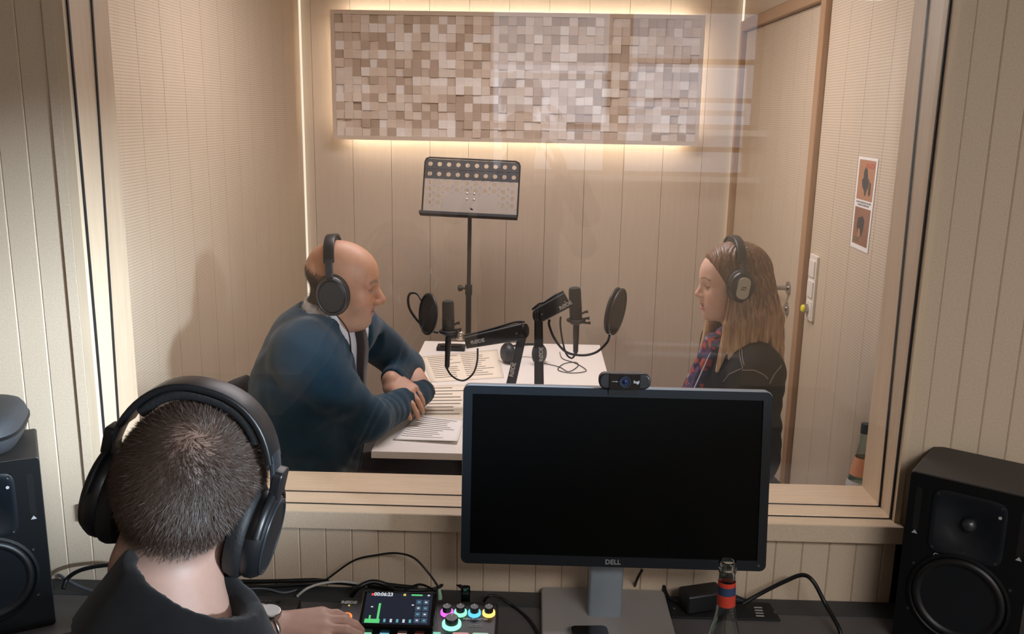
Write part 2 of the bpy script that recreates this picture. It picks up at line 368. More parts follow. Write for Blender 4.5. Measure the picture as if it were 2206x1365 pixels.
# two panes: the front one upright, the rear one leaning away at the top, black gaskets round both
def pane(yb, yt, gask):
    th = 0.008; z0, z1 = OZ0+0.001, OZ1-0.001; x0, x1 = OX0+0.001, OX1-0.001
    link('window_pane', MB().hexa([(x0, yb, z0), (x1, yb, z0), (x1, yb+th, z0), (x0, yb+th, z0), (x0, yt, z1), (x1, yt, z1), (x1, yt+th, z1), (x0, yt+th, z1)]), 'pane_glass', wn)
    g = MB(); e = 0.0022; q = gask/2; th = 0.003
    for xa, xb in ((x0-e, x0+e), (x1-e, x1+e)):
        g.hexa([(xa, yb-q, z0), (xb, yb-q, z0), (xb, yb+th+q*0.4, z0), (xa, yb+th+q*0.4, z0), (xa, yt-q, z1), (xb, yt-q, z1), (xb, yt+th+q*0.4, z1), (xa, yt+th+q*0.4, z1)])
    g.box((x0, yb-q*0.3, z0-e), (x1, yb+th*0.6, z0+0.0006)); g.box((x0, yt-q, z1-e), (x1, yt+th+q*0.4, z1+e))
    link('gasket', g, 'rubber', wn)
pane(0.008, 0.008, 0.004)
pane(0.068, 0.112, 0.003)
# desk under the window
dk = thing('desk', (0, -0.4, 0), 'long dark grey worktop under the studio window', 'desk')
link('desk_top', MB().box((-1.7, -0.74, 0.712), (1.45, -0.066, 0.74)), 'desk_top', dk, bevel=0.002)
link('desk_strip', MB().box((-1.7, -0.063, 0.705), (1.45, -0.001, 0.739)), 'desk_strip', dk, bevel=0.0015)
for x in (-1.6, 0.0, 1.35):
    link('leg', MB().box((x-0.03, -0.68, 0), (x+0.03, -0.05, 0.712)), 'grey_plastic', dk)
# housings for the added ceiling lamps, all out of view
def added_ceiling_lamp(c, sx, sy, col, lab):
    L = thing('added_ceiling_lamp', (c[0], c[1], c[2]), lab, 'lamp')
    x0, x1, y0, y1 = c[0]-sx/2-0.03, c[0]+sx/2+0.03, c[1]-sy/2-0.03, c[1]+sy/2+0.03
    fr = MB().box((x0, y0, c[2]), (x1, y0+0.025, c[2]+0.05)).box((x0, y1-0.025, c[2]), (x1, y1, c[2]+0.05)).box((x0, y0+0.025, c[2]), (x0+0.025, y1-0.025, c[2]+0.05)).box((x1-0.025, y0+0.025, c[2]), (x1, y1-0.025, c[2]+0.05))
    link('housing', fr, 'white_plastic', L); link('diffuser', MB().box((x0+0.025, y0+0.025, c[2]+0.03), (x1-0.025, y1-0.025, c[2]+0.05)), emat('lamp_'+lab[:5], col, 1.0), L)
added_ceiling_lamp((1.10, -2.60, 2.55), 1.3, 0.6, (1, 0.93, 0.85, 1), 'long flat lamp on the control room ceiling')
added_ceiling_lamp((-0.10, 1.50, 2.45), 1.2, 0.55, (1, 0.8, 0.58, 1), 'broad flat lamp on the recording booth ceiling')
# acoustic diffuser with light behind it
dx0, dx1, dz0, dz1 = -1.034, 0.826, 1.572, 2.204
yf = 2.975
df = thing('acoustic_diffuser', ((dx0+dx1)/2, YF, dz0), 'large framed wooden block sound diffuser on the far booth wall, lit from behind', 'wall panel')
ft = 0.020
link('frame', MB().box((dx0, yf, dz0), (dx1, YF-0.065, dz0+ft)).box((dx0, yf, dz1-ft), (dx1, YF-0.065, dz1)).box((dx0, yf, dz0+ft), (dx0+ft, YF-0.065, dz1-ft)).box((dx1-ft, yf, dz0+ft), (dx1, YF-0.065, dz1-ft)), mat('diff_frame', srgb(216, 198, 178), 0.6), df)
link('backing', MB().box((dx0+ft, YF-0.080, dz0+ft), (dx1-ft, YF-0.065, dz1-ft)), 'far_panel', df)
for mx0 in (dx0+0.2, dx1-0.26): link('mounting', MB().box((mx0, YF-0.065, dz0+0.15), (mx0+0.06, YF, dz1-0.15)), 'white_plastic', df)
led = emat('led_panel', (1, 0.88, 0.72, 1), 19)
link('led_strip', MB().box((dx0+0.06, YF-0.062, dz1-0.016), (dx1-0.06, YF-0.050, dz1-0.006)), led, df)
link('led_strip', MB().box((dx0+0.06, YF-0.062, dz0+0.006), (dx1-0.06, YF-0.050, dz0+0.016)), led, df)
led2 = emat('led_panel_side', (1, 0.88, 0.72, 1), 13)
link('led_strip', MB().box((dx0+0.028, YF-0.062, dz0+0.06), (dx0+0.036, YF-0.050, dz1-0.06)), led2, df)
link('led_strip', MB().box((dx1-0.036, YF-0.062, dz0+0.06), (dx1-0.028, YF-0.050, dz1-0.06)), led2, df)
NC, NR = 42, 14
bx = (dx1-dx0-2*ft)/NC; bz = (dz1-dz0-2*ft)/NR
tones = [mat('block_%d' % i, srgb(*c), 0.65, var=0.05, vscale=25, stretch=(1, 1, 6)) for i, c in enumerate(((236, 222, 208), (214, 194, 176), (248, 240, 232), (192, 170, 150), (226, 208, 190)))]
variants = []
rb = random.Random(3)
for i in range(18):
    base = [0.005, 0.010, 0.015, 0.019, 0.024][i % 5]; sl = [0, 0, 0, 1, 2, 3, 4][i % 7]
    d = [base]*4; e = 0.008
    if sl == 1: d = [base, base, base+e, base+e]
    if sl == 2: d = [base+e, base+e, base, base]
    if sl == 3: d = [base, base+e, base+e, base]
    if sl == 4: d = [base+e, base, base, base+e]
    g = 0.0002
    q = MB().hexa([(g, -d[0], g), (bx-g, -d[1], g), (bx-g, 0, g), (g, 0, g), (g, -d[3], bz-g), (bx-g, -d[2], bz-g), (bx-g, 0, bz-g), (g, 0, bz-g)])
    for ti, t in enumerate(tones):
        me = q.mesh('block'); me.materials.append(t); variants.append(me)
rest = MB(); cnt = 0; restm = []
for c in range(NC):
    for r in range(NR):
        p = (dx0+ft+c*bx, YF-0.080, dz0+ft+r*bz); me = rb.choice(variants)
        if cnt < 300:
            o = bpy.data.objects.new('block', me); COL.objects.link(o); o.parent = df; o.matrix_parent_inverse = Matrix.Translation(-df.location); o.location = p
        else:
            ti = tones.index(me.materials[0]); n0 = len(rest.f)
            rest.add([Vector(v.co)+Vector(p) for v in me.vertices], [tuple(q.vertices) for q in me.polygons]); restm += [ti]*(len(rest.f)-n0)
        cnt += 1
me = rest.mesh('block_field')
for t in tones: me.materials.append(t)
me.polygons.foreach_set('material_index', restm)
link('block_field', me, None, df, kind='stuff')
# ------------------------------------------------------------------ things on the control desk
DZT = 0.74
V = Vector
def V3(a): return Vector((float(a[0]), float(a[1]), float(a[2])))
def onplane(x, y, o, n):
    d = ray(x, y); n = np.array(n); o = np.array(o); return CAM + d*(((o-CAM) @ n)/(d @ n))
# monitor
pb = V3(atY(1319, 1222, -0.180)); pt = V3(atY(1334, 836, -0.130)); pb.x = pt.x = 0.162
upm = (pt-pb).normalized(); H = (pt-pb).length; nrm = V((1, 0, 0)).cross(upm)   # towards the viewer
W = 0.570
mo = thing('monitor', (0.162, -0.125, DZT), 'wide black computer monitor switched off on a silver stand', 'monitor')
MM = frame_mtx((pb+pt)/2, V((1, 0, 0)), upm, nrm)
mat('bezel', srgb(14, 21, 28), 0.45, spec=0.3); mat('silver_shell', srgb(150, 156, 162), 0.4); mat('screen_off', srgb(4, 5, 6), 0.35, spec=0.08)
mat('stand_silver', srgb(150, 160, 170), 0.42, 0.35); mat('base_grey', srgb(160, 154, 150), 0.45)
link('back_shell', MB().prism(rrect(W, H, 0.012), -0.030, -0.002, MM), 'silver_shell', mo, smooth=35, bevel=0.002)
o1 = rrect(W-0.002, H-0.002, 0.012, 5); bt, bs, bb = 0.0165, 0.0175, 0.0205
i1 = rrect(W-2*bs, H-bt-bb, 0.0004, 5, 0, (bb-bt)/2)
bz_ = MB(); k = len(o1); vs = [MM @ V((x, y, 0.0)) for x, y in o1]+[MM @ V((x, y, 0.001)) for x, y in o1]+[MM @ V((x, y, 0.001)) for x, y in i1]+[MM @ V((x, y, -0.0025)) for x, y in i1]
fs = []
for a in range(3):
    for i in range(k): fs.append((a*k+i, a*k+(i+1) % k, (a+1)*k+(i+1) % k, (a+1)*k+i))
bz_.add(vs, fs); link('bezel', bz_, 'bezel', mo)
link('screen', MB().prism(rrect(W-2*bs, H-bt-bb, 0.0004, 2, 0, (bb-bt)/2), -0.0035, -0.0018, MM), 'screen_off', mo)
mat('logo_grey', srgb(150, 155, 160), 0.4, 0.5)
link('logo', text_mesh('DELL', 0.0125, MM @ Matrix.Translation((0, -H/2+0.0105, 0.0012)), 0.0003, spacing=1.05, offset=0.0004), 'logo_grey', mo)
mat('led_white', (0.1, 0.1, 0.1, 1), 0.4, emit=(0.6, 0.8, 1, 1), estr=0.25)
link('power_button', MB().lathe([(0, 0), (0.0022, 0), (0.0022, 0.0008), (0, 0.0008)], 12, MM @ Matrix.Translation((W/2-0.0145, -H/2+0.0115, 0.0008))), 'grey_plastic', mo)
px0 = 0.122
link('stand_column', MB().prism(rrect(0.066, 0.034, 0.006, 4), 0.752, 1.03, Matrix.Translation((0.158, -0.098, 0))), 'stand_silver', mo, smooth=35)
link('stand_base', MB().prism(rrect(0.256, 0.235, 0.012, 5, 0.161, -0.121), DZT, DZT+0.014), 'base_grey', mo, smooth=35, bevel=0.003)
# webcam
wt = V3(onplane(1344, 836, pt, nrm)); wc = thing('webcam', wt, 'black webcam clipped on top of the monitor', 'webcam')
WM = frame_mtx(wt+V((0, -0.002, 0.0155)), V((1, 0, 0)), V((0, 0.08, 1)).normalized(), V((0, -1, 0.08)).normalized())
link('body', MB().prism(rrect(0.094, 0.029, 0.012, 6), -0.012, 0.010, WM), 'black_plastic', wc, smooth=35, bevel=0.003)
link('front_plate', MB().prism(rrect(0.056, 0.0285, 0.003, 3), 0.0101, 0.0115, WM), 'black_gloss', wc, smooth=35)
ln = link('lens', MB().lathe([(0, 0), (0.0105, 0), (0.0105, 0.0030), (0.0085, 0.0030), (0.007, 0.0016), (0, 0.0016)], 24, WM @ Matrix.Translation((0, 0, 0.0113))), mat('lens_ring', srgb(30, 38, 52), 0.25), wc, smooth=30)
link('lens_glass', MB().ball((0, 0, 0), (0.0045, 0.0045, 0.0018), 14, 8).xf(WM @ Matrix.Translation((0, 0, 0.0135))), mat('lens_glass', srgb(20, 30, 60), 0.05), ln, smooth=60)
mat('print_grey', srgb(170, 170, 170), 0.6)
link('logo', text_mesh('logi', 0.0075, WM @ Matrix.Translation((0.021, 0.0, 0.0116)), 0.0002, offset=0.0002), 'print_grey', wc)
link('lettering', text_mesh('HD 1080p', 0.0026, WM @ Matrix.Translation((-0.018, 0.0, 0.0116)), 0.0002), 'print_grey', wc)
link('clip', MB().box((wt.x-0.028, wt.y-0.004, wt.z-0.012), (wt.x+0.028, wt.y-0.0012, wt.z+0.004)).box((wt.x-0.028, wt.y-0.004, wt.z+0.0005), (wt.x+0.028, wt.y+0.05, wt.z+0.004)), 'black_plastic', wc)
# studio loudspeakers
mat('spk_box', srgb(52, 49, 47), 0.55, var=0.04, vscale=300); mat('spk_front', srgb(10, 12, 14), 0.5, spec=0.25); mat('spk_plate', srgb(19, 24, 30), 0.33)
mat('cone', srgb(20, 24, 28), 0.28); mat('surround', srgb(12, 13, 15), 0.45); mat('dome', srgb(70, 74, 78), 0.3, 0.7); mat('screw', srgb(90, 92, 95), 0.35, 0.9); mat('print_white', srgb(190, 190, 188), 0.6)
def ringprof(mb, prof, mtx, n=40): return mb.lathe(prof, n, mtx)
def superell(cx, cy, z, a, b, e=0.55, n=40): return [(cx+math.copysign(abs(math.cos(t))**e, math.cos(t))*a, cy+math.copysign(abs(math.sin(t))**e, math.sin(t))*b, z) for t in [2*math.pi*i/n for i in range(n)]]
def loft(mb, rings):
    n = len(rings[0]); vs = [v for r in rings for v in r]; fs = [tuple(range(n-1, -1, -1)), tuple((len(rings)-1)*n+i for i in range(n))]
    for k in range(len(rings)-1):
        for i in range(n): fs.append((k*n+i, k*n+(i+1) % n, (k+1)*n+(i+1) % n, (k+1)*n+i))
    return mb.add(vs, fs)
def plate_with_holes(loops, half, mtx):
    c = bpy.data.curves.new('plate', 'CURVE'); c.dimensions = '2D'; c.fill_mode = 'BOTH'; c.extrude = half
    for lp in loops:
        sp_ = c.splines.new('POLY'); sp_.points.add(len(lp)-1); sp_.use_cyclic_u = True
        for i, (x, y) in enumerate(lp): sp_.points[i].co = (x, y, 0, 1)
    o = bpy.data.objects.new('plate', c); COL.objects.link(o)
    me = bpy.data.meshes.new_from_object(o.evaluated_get(bpy.context.evaluated_depsgraph_get())); COL.objects.unlink(o); bpy.data.objects.remove(o); me.transform(mtx); me.materials.clear(); return me
def speaker(corner, ang, right_corner, label, w=0.212, h=0.343, dep=0.178):
    a = R_(ang); ux = V((math.cos(a), math.sin(a), 0)); nz = V((math.sin(a), -math.cos(a), 0)); c = V(corner)
    if right_corner: c = c-ux*w
    o = c+ux*w/2; o.z = DZT                                    # bottom centre of the front
    L = frame_mtx(o, ux, V((0, 0, 1)), nz)                      # x right, y up, z out of the front
    s = thing('loudspeaker', o-nz*dep/2, label, 'loudspeaker', 'studio loudspeakers')
    T_ = lambda x, y, z=0: L @ Matrix.Translation((x, y, z))
    rr = lambda k, z: [tuple(L @ V((x, y, z))) for x, y in rrect(w-k, h-k, 0.004, 2, 0, h/2)]
    link('cabinet', loft(MB(), [rr(0, -dep), rr(0, -0.004), rr(0.012, -0.004), rr(0.012, -0.07)]), 'spk_box', s, bevel=0.002)
    link('front_baffle', plate_with_holes([rrect(w-0.002, h-0.002, 0.006, 3, 0, h/2), rrect(0.118, 0.118, 0.008, 4, 0, h-0.082), ellipse(0.0795, 0.0795, 44, 0, 0.118)], 0.0022, L @ Matrix.Translation((0, 0, -0.0022))), 'spk_front', s)
    # tweeter plate with a shallow waveguide
    ty = h-0.082
    q = 0.062; n = 40; vs = []; fs = []
    rings = [(1.0, 0.0015, 'sq'), (0.93, 0.003, 'sq'), (0.86, 0.002, 'mix'), (0.6, -0.006, 'c'), (0.3, -0.014, 'c')]
    for kf, z, sh in rings:
        for i in range(n):
            t = 2*math.pi*i/n; ca, sa = math.cos(t), math.sin(t); e = {'sq': 0.28, 'mix': 0.55, 'c': 1.0}[sh]
            x = math.copysign(abs(ca)**e, ca)*q*kf; y = math.copysign(abs(sa)**e, sa)*q*kf; vs.append(T_(0, ty) @ V((x, y, z+0.0006)))
    for r in range(len(rings)-1):
        for i in range(n): fs.append((r*n+i, r*n+(i+1) % n, (r+1)*n+(i+1) % n, (r+1)*n+i))
    fs.append(tuple((len(rings)-1)*n+i for i in range(n)))
    tw = link('tweeter_plate', MB().add(vs, fs), 'spk_plate', s, smooth=40)
    link('tweeter_dome', MB().ball((0, 0, 0), (0.0135, 0.0135, 0.011), 20, 10).xf(T_(0, ty, -0.011)), 'dome', tw, smooth=60)
    for sx in (-1, 1):
        for sy in (-1, 1): link('screw', MB().lathe([(0, 0), (0.0032, 0), (0.003, 0.0016), (0, 0.001)], 10, T_(sx*0.053, ty+sy*0.053, 0.003)), 'screw', tw, smooth=40)
    # woofer
    wy = 0.118
    wf_ = link('woofer', MB().lathe([(0.088, 0.0), (0.088, 0.004), (0.083, 0.0055), (0.080, 0.003), (0.079, 0.001)], 44, T_(0, wy)), 'spk_front', s, smooth=40)
    link('surround', MB().lathe([(0.080, 0.001), (0.077, 0.006), (0.072, 0.0075), (0.067, 0.006), (0.064, 0.001)], 44, T_(0, wy)), 'surround', wf_, smooth=60)
    link('cone', MB().lathe([(0.065, 0.002), (0.055, -0.006), (0.040, -0.016), (0.024, -0.026), (0.0, -0.026)], 44, T_(0, wy)), 'cone', wf_, smooth=50)
    link('dust_cap', MB().ball((0, 0, 0), (0.026, 0.026, 0.014), 24, 10).xf(T_(0, wy, -0.022)), 'cone', wf_, smooth=60)
    for i in range(6):
        t = R_(30+60*i); link('screw', MB().lathe([(0, 0), (0.0032, 0), (0.003, 0.0016), (0, 0.001)], 10, T_(0.094*math.cos(t), wy+0.094*math.sin(t), 0.0)), 'screw', wf_, smooth=40)
    for sx in (-1, 1):
        link('port_slot', MB().prism(rrect(0.011, 0.085, 0.004, 3, sx*0.087, ty+0.012), -0.001, 0.0006, L), mat('slot_%d' % len(M), srgb(2, 2, 2), 0.9), s)
        link('port_mark', MB().prism([(sx*0.087-0.005, ty-0.037), (sx*0.087+0.005, ty-0.037), (sx*0.087, ty-0.030)], 0.0, 0.001, L), 'print_grey', s)
    link('maker_name', text_mesh('GENELEC', 0.0105, T_(-0.028, ty-0.069, 0.0008), 0.0002), 'print_white', s)
    link('signal_light', MB().lathe([(0, 0), (0.003, 0), (0.003, 0.001), (0, 0.001)], 10, T_(0.050, ty+0.034, 0.003)), 'print_grey', s)
    return s
speaker((0.712, -0.132, 0), -35.5, False, 'black studio loudspeaker right of the monitor, maker name under its tweeter')
speaker((-0.905, -0.176, 0), 30, True, 'black studio loudspeaker at the left, with a zipped case lying on it')
# zipped headphone case on the left loudspeaker
mat('case_fabric', srgb(58, 60, 64), 0.6, bump=0.15, bscale=900); mat('zip', srgb(30, 31, 33), 0.5)
cc = V((-1.066, -0.125, 1.0835))
ca = thing('headphone_case', cc, 'grey zipped hard case lying on top of the left loudspeaker', 'case')
rot = Matrix.Translation(cc) @ Matrix.Rotation(R_(20), 4, 'Z')
link('lower_shell', loft(MB(), [superell(0, 0, z, 0.098*s, 0.108*s) for z, s in ((0, 0.78), (0.004, 0.86), (0.015, 0.94), (0.028, 0.99), (0.034, 1.0))]).xf(rot), 'case_fabric', ca, smooth=50)
link('upper_shell', loft(MB(), [superell(0, 0, z, 0.098*s, 0.108*s) for z, s in ((0.041, 1.0), (0.048, 0.985), (0.058, 0.95), (0.067, 0.89), (0.073, 0.78), (0.076, 0.6), (0.076, 0.2))]).xf(rot), 'case_fabric', ca, smooth=50)
link('zip', loft(MB(), [superell(0, 0, z, 0.098*s, 0.108*s) for z, s in ((0.034, 1.0), (0.035, 1.02), (0.0375, 0.99), (0.040, 1.02), (0.041, 1.0))]).xf(rot), 'zip', ca, smooth=40)
# podcast mixing console
ctl = V3(atZ(738, 1286, 0.788)); cw = 0.306; cy1 = ctl.y; cx0 = ctl.x; cx1 = cx0+cw; cl = 0.268
zb, zf = 0.788, 0.764
co = thing('mixing_console', (cx0+cw/2, cy1-cl/2, DZT), 'black podcast mixing console with lit screen, knobs and coloured pads', 'mixer')
mat('console', srgb(34, 32, 31), 0.5)
link('body', MB().hexa([(cx0, cy1-cl, DZT), (cx1, cy1-cl, DZT), (cx1, cy1, DZT), (cx0, cy1, DZT), (cx0, cy1-cl, zf), (cx1, cy1-cl, zf), (cx1, cy1, zb), (cx0, cy1, zb)]), 'console', co, bevel=0.004, smooth=30)
tn = V((0, -(zb-zf), cl)).normalized(); to = V((cx0, cy1, zb)); ty_ = V((0, cl, zb-zf)).normalized()
def ctop(x, y, lift=0.0): p = onplane(x, y, to+tn*lift, tn); return V3(p)
def cmtx(p): return frame_mtx(p, V((1, 0, 0)), ty_, tn)
rings_ = ((963, 1318, (0.85, 0.12, 0.75, 1)), (992, 1318, (0.25, 0.9, 0.5, 1)), (1022, 1319, (0.1, 0.5, 1.0, 1)), (1053, 1319, (1.0, 0.6, 0.15, 1)))
def knob(px, py, col, r, hgt, nm):
    K = cmtx(ctop(px, py, 0.004))
    kb = link('knob', MB().lathe([(r, -0.004), (r, hgt*0.9), (r*0.9, hgt), (0, hgt)], 22, K), 'black_plastic', co, smooth=40)
    link('light_ring', MB().lathe([(r*1.02, -0.004), (r*1.45, -0.004), (r*1.45, 0.001), (r*1.3, 0.002), (r*1.02, 0.002)], 24, K), emat('ring_'+nm, col, 1.6), kb, smooth=40)
    link('pointer', MB().box((-0.0006, r*0.3, hgt), (0.0006, r*0.95, hgt+0.0004)).xf(K), 'print_white', kb)
for i, (x, y, c) in enumerate(rings_): knob(x, y-1, c, 0.0085, 0.013, str(i))
knob(973, 1342, (0.3, 0.95, 0.6, 1), 0.0125, 0.014, 'big')
# touch screen on its wedge
sTL, sTR, sBR, sBL = [V3(atZ(x, y, z)) for x, y, z in ((786, 1271, 0.826), (941, 1276, 0.826), (933, 1352, 0.793), (768, 1348, 0.793))]
xs0, xs1 = (sTL.x+sBL.x)/2, (sTR.x+sBR.x)/2; yt_, yb_ = (sTL.y+sTR.y)/2, (sBL.y+sBR.y)/2
S0 = V((xs0, yb_, 0.793)); sup = (V((xs0, yt_, 0.826))-S0); sh = sup.length; sw = xs1-xs0; sup.normalize(); sn = V((1, 0, 0)).cross(sup)
SM = frame_mtx(S0, V((1, 0, 0)), sup, sn)
scr = link('touch_screen', MB().hexa([(xs0, yb_, 0.775), (xs1, yb_, 0.775), (xs1, yt_, 0.775), (xs0, yt_, 0.775), (xs0, yb_, 0.793), (xs1, yb_, 0.793), (xs1, yt_, 0.826), (xs0, yt_, 0.826)]), 'black_gloss', co, bevel=0.0015)
def sbox(u0, v0, u1, v1, mtl, name='screen_mark', lift=0.0006):
    return link(name, MB().box((u0*sw, v0*sh, lift), (u1*sw, v1*sh, lift+0.0003)).xf(SM), mtl, scr)
emat('scr_bg', (0.012, 0.02, 0.045, 1), 0.5); emat('scr_green', (0.12, 0.7, 0.22, 1), 0.9); emat('scr_white', (0.75, 0.8, 0.85, 1), 0.8); emat('scr_tile', (0.05, 0.08, 0.13, 1), 0.9)
emat('scr_red', (0.9, 0.08, 0.04, 1), 0.9); emat('scr_cyan', (0.15, 0.55, 0.65, 1), 0.7); emat('scr_yellow', (0.8, 0.65, 0.2, 1), 0.8)
sbox(0.05, 0.07, 0.95, 0.94, 'scr_bg', 'display', 0.0003)
sbox(0.08, 0.09, 0.28, 0.20, 'scr_green'); sbox(0.235, 0.20, 0.265, 0.64, 'scr_green'); sbox(0.13, 0.20, 0.155, 0.30, 'scr_green'); sbox(0.66, 0.88, 0.81, 0.92, 'scr_green')
sbox(0.115, 0.86, 0.155, 0.92, 'scr_red')
for i in range(5): sbox(0.33+i*0.085, 0.12, 0.36+i*0.085, 0.21, 'scr_white' if i % 2 else 'scr_cyan')
for i in range(4):
    for j in range(2): sbox(0.735+j*0.095, 0.12+i*0.17, 0.815+j*0.095, 0.26+i*0.17, 'scr_tile', 'screen_tile'); sbox(0.76+j*0.095, 0.17+i*0.17, 0.79+j*0.095, 0.21+i*0.17, 'scr_cyan' if (i+j) % 2 else 'scr_white', 'screen_mark', 0.001)
sbox(0.55, 0.87, 0.585, 0.93, 'scr_yellow'); sbox(0.88, 0.88, 0.91, 0.92, 'scr_white'); sbox(0.135, 0.52, 0.165, 0.55, 'scr_white'); sbox(0.68, 0.60, 0.71, 0.63, 'scr_white')
link('lettering', text_mesh('00:06:23', 0.0105, SM @ Matrix.Translation((0.28*sw, 0.895*sh, 0.0008)), 0.0002, offset=0.0003), 'scr_white', scr)
rec = cmtx(ctop(745, 1328, 0.001))
rb_ = link('record_button', MB().lathe([(0.0075, -0.002), (0.0075, 0.0025), (0.006, 0.0035), (0, 0.0035)], 22, rec), 'black_plastic', co, smooth=40)
link('light_ring', MB().lathe([(0.0076, -0.002), (0.0118, -0.002), (0.0118, 0.0016), (0.0076, 0.0026)], 24, rec), emat('ring_rec', (1, 0.17, 0.03, 1), 1.8), rb_, smooth=40)
link('lettering', text_mesh('RØDE', 0.0115, cmtx(ctop(752, 1297, 0.0008)), 0.0003, offset=0.0005), 'print_white', co)
link('status_light', MB().lathe([(0, 0), (0.002, 0), (0.002, 0.001), (0, 0.001)], 10, cmtx(ctop(752, 1304, 0.0003))), 'scr_yellow', co)
link('lettering', text_mesh('RØDECASTER', 0.0075, cmtx(ctop(1024, 1333, 0.0008)), 0.0003, offset=0.0002), 'print_white', co)
emat('print_blue', (0.25, 0.5, 0.7, 1), 0.25)
link('lettering', text_mesh('Integrated\nAudio Studio', 0.0052, cmtx(ctop(1024, 1346, 0.0008)), 0.0002), 'print_grey', co)
pads = ((790, 1366, (0.35, 0.85, 0.6, 1)), (828, 1366, (0.2, 0.6, 0.85, 1)), (866, 1367, (0.85, 0.5, 0.42, 1)), (903, 1368, (0.8, 0.15, 0.1, 1)), (939, 1369, (0.25, 0.8, 0.6, 1)), (992, 1370, (0.8, 0.35, 0.35, 1)), (1035, 1371, (0.5, 0.75, 0.6, 1)))
for i, (x, y, c) in enumerate(pads):
    link('pad', MB().prism(rrect(0.017 if i < 5 else 0.03, 0.017, 0.003, 3), -0.001, 0.0022, cmtx(ctop(x, y, 0))), emat('pad_%d' % i, c, 0.75), co, smooth=35)
link('pad', MB().prism(rrect(0.012, 0.017, 0.003, 3), -0.001, 0.0022, cmtx(ctop(760, 1362, 0))), emat('pad_m', (0.9, 0.15, 0.6, 1), 0.75), co, smooth=35)
# audio interface with silver knob
ia, ib = V3(atZ(648, 1286, 0.783)), None
ix1 = ia.x; ix0 = ix1-0.175; iy1 = ia.y; il = 0.15
it = thing('audio_interface', (ix0+0.09, iy1-il/2, DZT), 'black sloping monitor controller with a silver volume knob beside the console', 'audio interface')
mat('iface', srgb(30, 30, 32), 0.45)
link('body', MB().hexa([(ix0, iy1-il, DZT), (ix1, iy1-il, DZT), (ix1, iy1, DZT), (ix0, iy1, DZT), (ix0, iy1-il, 0.760), (ix1, iy1-il, 0.760), (ix1, iy1, 0.783), (ix0, iy1, 0.783)]), 'iface', it, bevel=0.002)
tn2 = V((0, -0.023, il)).normalized(); ty2 = V((0, il, 0.023)).normalized()
def imtx(x, y, l=0.0): return frame_mtx(V3(onplane(x, y, V((ix0, iy1, 0.783))+tn2*l, tn2)), V((1, 0, 0)), ty2, tn2)
link('volume_knob', MB().lathe([(0.0215, 0), (0.0215, 0.011), (0.0205, 0.0125), (0, 0.0125)], 36, imtx(556, 1325)), mat('brushed', srgb(205, 198, 190), 0.3, 0.8), it, smooth=35)
for i in range(5): link('button', MB().lathe([(0, 0), (0.0022, 0), (0.0022, 0.001), (0, 0.001)], 10, imtx(546+i*9, 1293+i*0.3)), 'grey_plastic', it)
link('button', MB().lathe([(0, 0), (0.0045, 0), (0.0045, 0.002), (0, 0.002)], 14, imtx(600, 1294)), 'black_plastic', it)
link('lettering', text_mesh('DIM\nMUTE', 0.004, imtx(607, 1318, 0.0004), 0.0002), 'print_grey', it)
lo_ = imtx(500, 1312, 0.0003)
link('printed_line', MB().box((-0.02, 0.010, 0), (0.012, 0.0106, 0.0003)).box((0.0114, -0.008, 0), (0.012, 0.010, 0.0003)).xf(lo_), 'print_grey', it)
# USB stick standing at the back of the console
us = V3(atY(1003, 1290, cy1+0.012)); ut = thing('usb_adapter', (us.x, us.y, DZT), 'small black adapter standing upright behind the console', 'adapter')
link('body', MB().prism(rrect(0.018, 0.011, 0.005, 4, us.x, us.y), DZT, us.z+0.028), 'black_gloss', ut, smooth=40, bevel=0.002)
link('cap', MB().prism(rrect(0.020, 0.013, 0.006, 4, us.x, us.y), us.z+0.014, us.z+0.018), 'black_plastic', ut, smooth=40)
# floor of cables
def cable(name, pts, r, mtl, label, group=None, sub=6, n=8):
    return link(name, MB().tube(smooth_path(pts, sub), r, n), mtl, smooth=60, label=label, cat='cable', group=group)
def zc(x, y, z): return V3(atZ(x, y, z))
mat('cable_black', srgb(14, 14, 16), 0.45); mat('cable_white', srgb(190, 188, 184), 0.5); mat('cable_grey', srgb(98, 106, 114), 0.5); mat('plug_green', srgb(150, 190, 160), 0.5)
cable('cable', [zc(640, 1284, .746), zc(660, 1268, .76), zc(690, 1257, .765), zc(730, 1252, .765), zc(768, 1256, .76), zc(790, 1262, .75)], 0.0028, 'cable_white', 'white cable curving behind the console on the desk')
A = atY(690, 1258, -0.03); 
cable('cable', [zc(640, 1272, .748), V3(atY(690, 1256, -0.03)), V3(atY(760, 1208, -0.03)), V3(atY(812, 1195, -0.035)), V3(atY(855, 1191, -0.04)), V3(atY(893, 1202, -0.06)), V3(atY(925, 1236, -0.075)), V3(atY(946, 1266, -0.09))], 0.0021, 'cable_black', 'thin black cable arching up against the planks behind the console')
pg = V3(atY(946, 1268, -0.09)); link('cable_plug', MB().tube([pg, V3(atY(948, 1283, -0.093)), V3(atY(948, 1290, -0.094))], [0.003, 0.0042, 0.0045], 10), 'plug_green', smooth=50, label='pale green plug at the end of the arching cable', cat='plug')
cable('cable', [zc(500, 1252, .748), zc(560, 1252, .75), zc(640, 1250, .752), zc(720, 1247, .752), zc(790, 1247, .752), zc(830, 1258, .75), zc(900, 1266, .746)], 0.0046, 'cable_black', 'thick black cable lying along the foot of the plank wall')
cable('cable', [zc(520, 1264, .747), zc(580, 1262, .749), zc(650, 1258, .75), zc(720, 1254, .75), zc(800, 1262, .75), zc(860, 1270, .75), zc(935, 1268, .747), zc(965, 1252, .75), zc(1000, 1266, .747)], 0.0036, 'cable_black', 'black cable looping across the desk behind the console screen')
